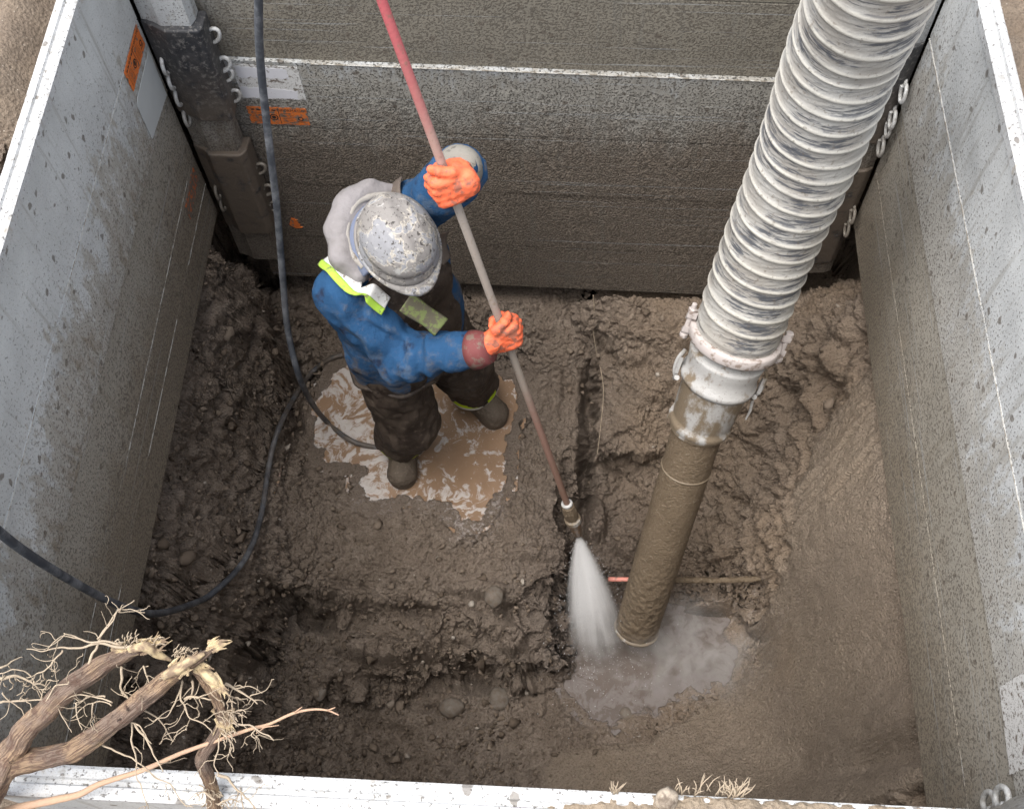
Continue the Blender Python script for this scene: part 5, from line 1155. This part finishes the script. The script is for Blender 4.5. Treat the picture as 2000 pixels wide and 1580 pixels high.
    for pts, w0 in [([(275, 1262), (230, 1262), (190, 1258), (150, 1266), (118, 1264), (92, 1269), (52, 1267)], 9), ([(240, 1255), (200, 1250), (170, 1252), (140, 1240), (125, 1236)], 7), ([(170, 1252), (130, 1245), (108, 1252), (94, 1268)], 4),
        ([(165, 1310), (178, 1280), (195, 1245), (215, 1215), (228, 1196), (243, 1186), (262, 1172)], 8), ([(190, 1248), (212, 1222), (226, 1200), (232, 1188)], 5), ([(122, 1270), (108, 1290), (92, 1305), (70, 1315), (52, 1322)], 5),
        ([(0, 1304), (22, 1294), (44, 1283)], 6), ([(-5, 1323), (30, 1322), (62, 1330), (85, 1338), (105, 1350)], 9), ([(0, 1372), (40, 1368), (78, 1367), (100, 1362)], 6), ([(5, 1352), (25, 1370), (42, 1385), (52, 1400)], 4), ([(90, 1370), (105, 1345), (120, 1336), (134, 1330)], 5),
        ([(62, 1322), (45, 1312), (25, 1310), (0, 1315)], 4), ([(60, 1330), (75, 1345), (85, 1360)], 4), ([(238, 1302), (240, 1322), (236, 1340), (245, 1358), (270, 1380), (300, 1398), (322, 1418), (340, 1448)], 8), ([(268, 1378), (252, 1368), (236, 1352)], 6),
        ([(250, 1392), (258, 1420), (255, 1445), (263, 1475), (265, 1510), (280, 1545), (290, 1580)], 6), ([(245, 1402), (270, 1420), (296, 1452)], 5), ([(262, 1410), (290, 1450), (305, 1485), (318, 1507)], 6), ([(192, 1440), (200, 1455), (230, 1470), (262, 1485), (290, 1502), (325, 1530), (365, 1575)], 6),
        ([(355, 1330), (352, 1350), (358, 1375), (370, 1400), (395, 1412), (415, 1432)], 6), ([(352, 1345), (340, 1375), (325, 1398), (302, 1407)], 5), ([(372, 1402), (364, 1425)], 3), ([(360, 1366), (385, 1363), (413, 1366)], 9), ([(374, 1330), (375, 1350), (373, 1364)], 8), ([(440, 1335), (465, 1350), (490, 1362), (503, 1374)], 8),
        ([(443, 1372), (452, 1350), (462, 1332)], 4), ([(440, 1350), (460, 1365), (478, 1374)], 4), ([(445, 1395), (465, 1388), (480, 1392)], 4), ([(455, 1410), (490, 1420), (515, 1430), (535, 1446)], 6), ([(500, 1422), (495, 1435), (502, 1440)], 4), ([(432, 1430), (450, 1450), (455, 1468)], 4), ([(427, 1440), (425, 1470), (418, 1495), (425, 1515)], 4),
        ([(425, 1512), (445, 1518), (458, 1535), (480, 1555), (500, 1580)], 9), ([(420, 1560), (400, 1545), (380, 1555)], 6), ([(425, 1570), (450, 1560), (470, 1565)], 5), ([(205, 1360), (180, 1362), (155, 1372), (130, 1385)], 5), ([(220, 1372), (190, 1360), (150, 1358), (125, 1370), (118, 1392), (140, 1430)], 4),
        ([(218, 1378), (195, 1368), (165, 1378), (140, 1402)], 4), ([(182, 1372), (180, 1395), (185, 1410)], 5), ([(148, 1372), (150, 1400), (160, 1425)], 4), ([(280, 1300), (285, 1320), (290, 1338)], 5), ([(290, 1300), (275, 1310), (262, 1325)], 3)]:
        z0 = 1.83 if pts[0][1] < 1500 else 1.90
        let(pts, w0*.95, 2.4, z0, 0, r.uniform(-.03, .04))
    for _ in range(150):                                       # frayed tufts at the torn ends
        cx, cy, sx, sy, a0 = r.choice([(262, 1258, 26, 9, -1.0), (355, 1280, 12, 5, -1.3), (442, 1400, 9, 30, .3), (262, 1258, 26, 9, -1.9), (425, 1560, 18, 16, 1.2), (60, 1330, 30, 14, 2.6)])
        x, y = r.gauss(cx, sx), r.gauss(cy, sy); a = a0+r.gauss(0, .7); L = r.uniform(7, 20); z = 1.83 if y < 1500 else 1.92
        mb.add(*tube_vf(np.array([atd(x, y, z), atd(x+L*.5*math.cos(a), y+L*.5*math.sin(a), z-.004), atd(x+L*math.cos(a+.4), y+L*math.sin(a+.4), z-.008)]), [.0014, .0010, .0006], 4))
    o = mb.build('rootlets', M_RLET, t, True); o['kind'] = 'stuff'
    mf = MB()                                                  # splintered wood at the breaks
    for cx, cy, ang, z, n_, L_ in [(292, 1258, -.45, 1.835, 26, 46), (245, 1272, -.6, 1.835, 22, 40), (420, 1262, -.5, 1.80, 14, 40), (360, 1300, -.9, 1.79, 22, 34), (425, 1335, .9, 1.80, 20, 40), (440, 1410, 1.4, 1.845, 26, 50), (395, 1302, .5, 1.81, 16, 34)]:
        for _ in range(n_):
            a = ang+r.gauss(0, .35); L = L_*r.uniform(.35, 1); x, y = cx+r.gauss(0, 9)-L*.4*math.cos(a), cy+r.gauss(0, 7)-L*.4*math.sin(a)
            mf.add(*tube_vf(np.array([atd(x, y, z), atd(x+L*.5*math.cos(a), y+L*.5*math.sin(a), z-.003), atd(x+L*math.cos(a+.1), y+L*math.sin(a+.1), z-.004)]), [r.uniform(.0018, .0042), r.uniform(.0014, .003), .0004], 5))
    o = mf.build('torn_fibres', M_TORN, t, False); o['kind'] = 'stuff'
root_plant()
P = spline([atd(*p) for p in [(-10, 1592, 1.955), (35, 1577, 1.95), (115, 1560, 1.94), (157, 1550, 1.93), (196, 1530, 1.92), (280, 1503, 1.90), (350, 1472, 1.87), (420, 1447, 1.85), (490, 1423, 1.84), (525, 1414, 1.84), (574, 1392, 1.84), (612, 1385, 1.84), (640, 1387, 1.84), (662, 1396, 1.84)]], 8)
mb = MB(); mb.add(*tube_vf(P, np.interp(np.linspace(0, 1, len(P)), [0, .2, .5, 1], [.0085, .0062, .0035, .0012]), 10, True, .15))
for a, b in [((490, 1423), (545, 1416)), ((574, 1392), (590, 1380)), ((640, 1387), (655, 1381)), ((525, 1414), (500, 1432))]: mb.add(*tube_vf(np.array([atd(*a, 1.84), atd(*b, 1.83)]), [.0018, .0007], 6))
mr = Mat('pale_pink_bark', .75, .25); mr.col(mr.mix(mr.noise(20, 5), (.47, .33, .21), (.40, .25, .19))); mr.bump(mr.noise(120, 4), .6, .003)
tag(mb.build('thin_root', mr.m, None, True), 'long thin pale root reaching right from the near rail over the pit', 'root')
# --- stones
def stone_vf(c, r, seed, ax=None):
    n, k = 14, 20; V = []
    for i in range(n+1):
        for j in range(k):
            a, b = math.pi*i/n, 2*math.pi*j/k; V.append((math.sin(a)*math.cos(b), math.sin(a)*math.sin(b), math.cos(a)))
    V = np.array(V); V = V*(1+.34*fbm(V, 1.2, 4, .55, seed))[:, None]*np.asarray(r)
    th = seed*2.3; R = np.array([[math.cos(th), -math.sin(th), 0], [math.sin(th), math.cos(th), 0], [0, 0, 1]])
    V = V@R.T+c
    return V, [(i*k+j, (i+1)*k+j, (i+1)*k+(j+1) % k, i*k+(j+1) % k) for i in range(n) for j in range(k)]
def stone_mat(name, c):
    m = Mat(name, .7, .35); m.col(m.mix(m.step(.4, .65, m.noise(50, 5, .65)), c, (.135, .105, .08))); m.bump(m.noise(140, 4), .5, .003); return m.m
MS1, MS2 = stone_mat('wet_stone', (.165, .142, .118)), stone_mat('tan_stone', (.40, .34, .27))
for px, py, r, sd_, m, lab in [(882, 1382, (.042, .052, .036), 2.1, MS1, 'oval grey brown cobble half sunk in clods below the mound'), (627, 1354, (.022, .034, .02), 1.2, MS1, 'small upright grey stone in the bank left of the cobble'),
        (1222, 1394, (.030, .032, .022), 3.1, MS1, 'round dark stone sitting in the foamy water by the pipe'), (965, 1165, (.040, .042, .035), 4.2, MS1, 'muddy lump of rock jutting from the mound face below the puddle'), (975, 1365, (.05, .04, .03), .7, MS1, 'flat dark stone at the foot of the mound right of the cobble')]:
    c = on_ground(px, py); tag(obj('stone', *stone_vf(c+vec(0, 0, r[2]*.12), r, sd_), m, smooth=True), lab, 'stone')
c = at(1303, 1560, .606); tag(obj('stone', *stone_vf(c, (.019, .021, .017), 5.2, None), MS2, smooth=True), 'smooth tan pebble resting on the dirt along the near rail', 'stone')
# --- crumbs of earth and grit lying on the pit soil
def crumbs():
    r = np.random.default_rng(5); mb = [[], []]; base = np.array([(1, 0, 0), (-1, 0, 0), (0, 1, 0), (0, -1, 0), (0, 0, 1), (0, 0, -1), (.6, .6, .6), (-.6, .6, .6), (.6, -.6, .6), (-.6, -.6, .6), (.6, .6, -.6), (-.6, .6, -.6), (.6, -.6, -.6), (-.6, -.6, -.6)])
    Fb = np.array([(0, 6, 8), (0, 8, 12), (0, 12, 10), (0, 10, 6), (1, 9, 7), (1, 13, 9), (1, 11, 13), (1, 7, 11), (2, 7, 6), (2, 11, 7), (2, 10, 11), (2, 6, 10), (3, 8, 9), (3, 12, 8), (3, 13, 12), (3, 9, 13), (4, 6, 7), (4, 8, 6), (4, 9, 8), (4, 7, 9), (5, 11, 10), (5, 10, 12), (5, 12, 13), (5, 13, 11)])
    Vs, Fs, tone, n = [], [], [], 0
    while n < 5200:
        x, y = r.uniform(-.05, 2.3), r.uniform(.3, 2.4)
        w_ = .12+.9*float(sst(1.45, .85, y))*float(sst(1.3, .9, x))+.5*float(sst(.55, .2, x))+.25*float(sst(1.7, 1.3, y))*float(x > 1.3)
        if r.random() > w_ or poly_sd(np.array([[x, y]]), SLAB)[0] > .02: continue
        if poly_sd(np.array([[x, y]]), PUD)[0] > -.03 or poly_sd(np.array([[x, y]]), PUD2)[0] > -.02: continue
        z = pitz(x, y); s_ = .0022+.0028*r.exponential(1.)+(.006*r.random() if r.random() < .07 else 0)
        V = base*(1+.42*r.normal(size=(14, 1)))*s_*r.uniform(.7, 1.2, 3)+[x, y, z+s_*.35]; Vs.append(V); Fs.append(Fb+14*n); tone.append(np.full(14, r.random())); n += 1
    m = Mat('earth_crumb', .85, .25); a = m.attr('tone'); c = m.ramp(a, [(0, (.10, .076, .056)), (.55, (.165, .128, .097)), (.97, (.21, .168, .13)), (.99, (.36, .32, .275))]); m.col(c); m.bump(m.noise(300, 3), .6, .003)
    obj('earth_crumbs', np.concatenate(Vs), np.concatenate(Fs), m.m, base=vec(1.2, 1.2, -1.9), attrs={'tone': np.concatenate(tone)})['kind'] = 'stuff'
crumbs()
# --- thin roots hanging out of the soil
for pts, lab in [([(1158, 572, -1.25), (1160, 600, -1.32), (1158, 640, -1.40), (1166, 692, -1.46)], 'thin tan root hanging below the back panel, right of the worker'), ([(1172, 712, -1.46), (1178, 760, -1.47), (1172, 830, -1.50), (1166, 880, -1.53)], 'dark thread of root down the soil face beside the crevice'),
        ([(355, 765, -.95), (390, 772, -.95), (418, 786, -.96), (436, 796, -.98)], 'stubby root sticking out of the left bank under the panel'), ([(462, 812, -1.08), (478, 822, -1.09), (492, 832, -1.12)], 'short curved root end in the left bank near the hose'), ([(548, 905, -1.36), (545, 935, -1.36), (535, 962, -1.37)], 'brown stick lying beside the hose on the left bank'), ([(652, 1232, -1.72), (680, 1248, -1.74), (708, 1270, -1.8)], 'broken brown root in the hollow under the mound lip')]:
    P = spline([on_ground(x, y, .004) if 'bank' in lab or 'hollow' in lab else at(x, y, z)+vec(0, -.03, .03) for x, y, z in pts], 7); rr = .0065 if ('stick' in lab or 'broken' in lab or 'stubby' in lab) else .0017
    tag(obj('root', *tube_vf(P, np.linspace(rr, rr*.6, len(P)), 8, True, .25), M_BARK if rr > .004 else M_RLET, smooth=True), lab, 'root')
# --- exposed service pipe across the hole
q0, q1 = at(1188, 1131, -1.74), at(1490, 1134, -1.70)
tb = thing('service_pipe', (q0+q1)/2, 'thin buried service line crossing the hole behind the suction pipe, pink at its left end', 'pipe')
mp = Mat('pink_conduit', .5, .4); mp.col(mp.mix(mp.step(.5, .62, mp.noise(50, 4)), (.62, .24, .19), (.40, .20, .16)))
obj('bare_end', *tube_vf(spline([q0, q0+(q1-q0)*.08, q0+(q1-q0)*.16], 5), .0095, 12), mp.m, tb, True)['label'] = 'clean pink end'
obj('muddy_length', *tube_vf(spline([q0+(q1-q0)*.15, q0+(q1-q0)*.4+vec(0, 0, .004), q0+(q1-q0)*.7, q1+vec(0, 0, .03)], 14), .0125, 12, True, .5), M_PIPE, tb, True)
# --- dirt spilled along the near rail, with dry tufts of fine roots
def rail_dirt():
    xs = np.linspace(1.05, 2.3, 260); ys = np.linspace(0, 1, 26); V = []
    for x in xs:
        for q in ys:
            y = yfr(x)+.006-q*.12; e = float(sst(1.05, 1.55, np.array(x+.10*(q-.3))))
            V.append((x, y, .592+e*.016*math.sin(math.pi*min(1, q*1.05+.08))-.022*(1-e)-(.05 if q < .03 else 0)-.02*max(0, q-.8)/.2))
    V = np.array(V); n = fbm(V, 22, 4, .6); V[:, 2] += n*.016+(.45-worley(V, 60)[0])*.010; V[:, 1] += fbm(V, 40, 2)*.006
    k = 26; Fs = np.array([(i*k+j, i*k+j+1, (i+1)*k+j+1, (i+1)*k+j) for i in range(259) for j in range(25)])
    o = obj('rail_dirt', V, Fs, soil_material('dry_rail_dirt', .55).m, smooth=True); tag(o, 'dry tan dirt spilled along the near rail at lower right', 'dirt', kind='stuff')
rail_dirt()
def tuft(px, py, n, sx, L0, lab, seed):
    r = random.Random(seed); mb = MB()
    for _ in range(n):
        b = at(px+r.gauss(0, sx), py+r.gauss(0, 3), .600); a = r.uniform(-2.6, -.5); L = r.uniform(.4, 1)*L0
        d = RT*math.cos(a)-UP*math.sin(a); d2 = RT*math.cos(a+r.uniform(-.8, .8))-UP*math.sin(a+r.uniform(-.8, .8))
        m_ = b+d*L*.5+vec(0, 0, .008); mb.add(*tube_vf(spline([b-vec(0, 0, .006), m_, m_+d2*L*.5], 3), np.linspace(.0013, .0006, 7), 5))
    tag(mb.build('root_tuft', M_RLET, None, True), lab, 'root tuft', 'dry root tufts on the near rail')
tuft(1432, 1552, 36, 12, .035, 'largest dry tuft of fine roots on the near rail', 1)
tuft(1370, 1546, 8, 8, .035, 'sparse dry root tuft between the pebble and the largest tuft', 2)
tuft(1332, 1548, 9, 8, .024, 'low dry root tuft just right of the tan pebble', 3)
tuft(1200, 1548, 10, 5, .024, 'small lone root tuft left of the tan pebble', 4)
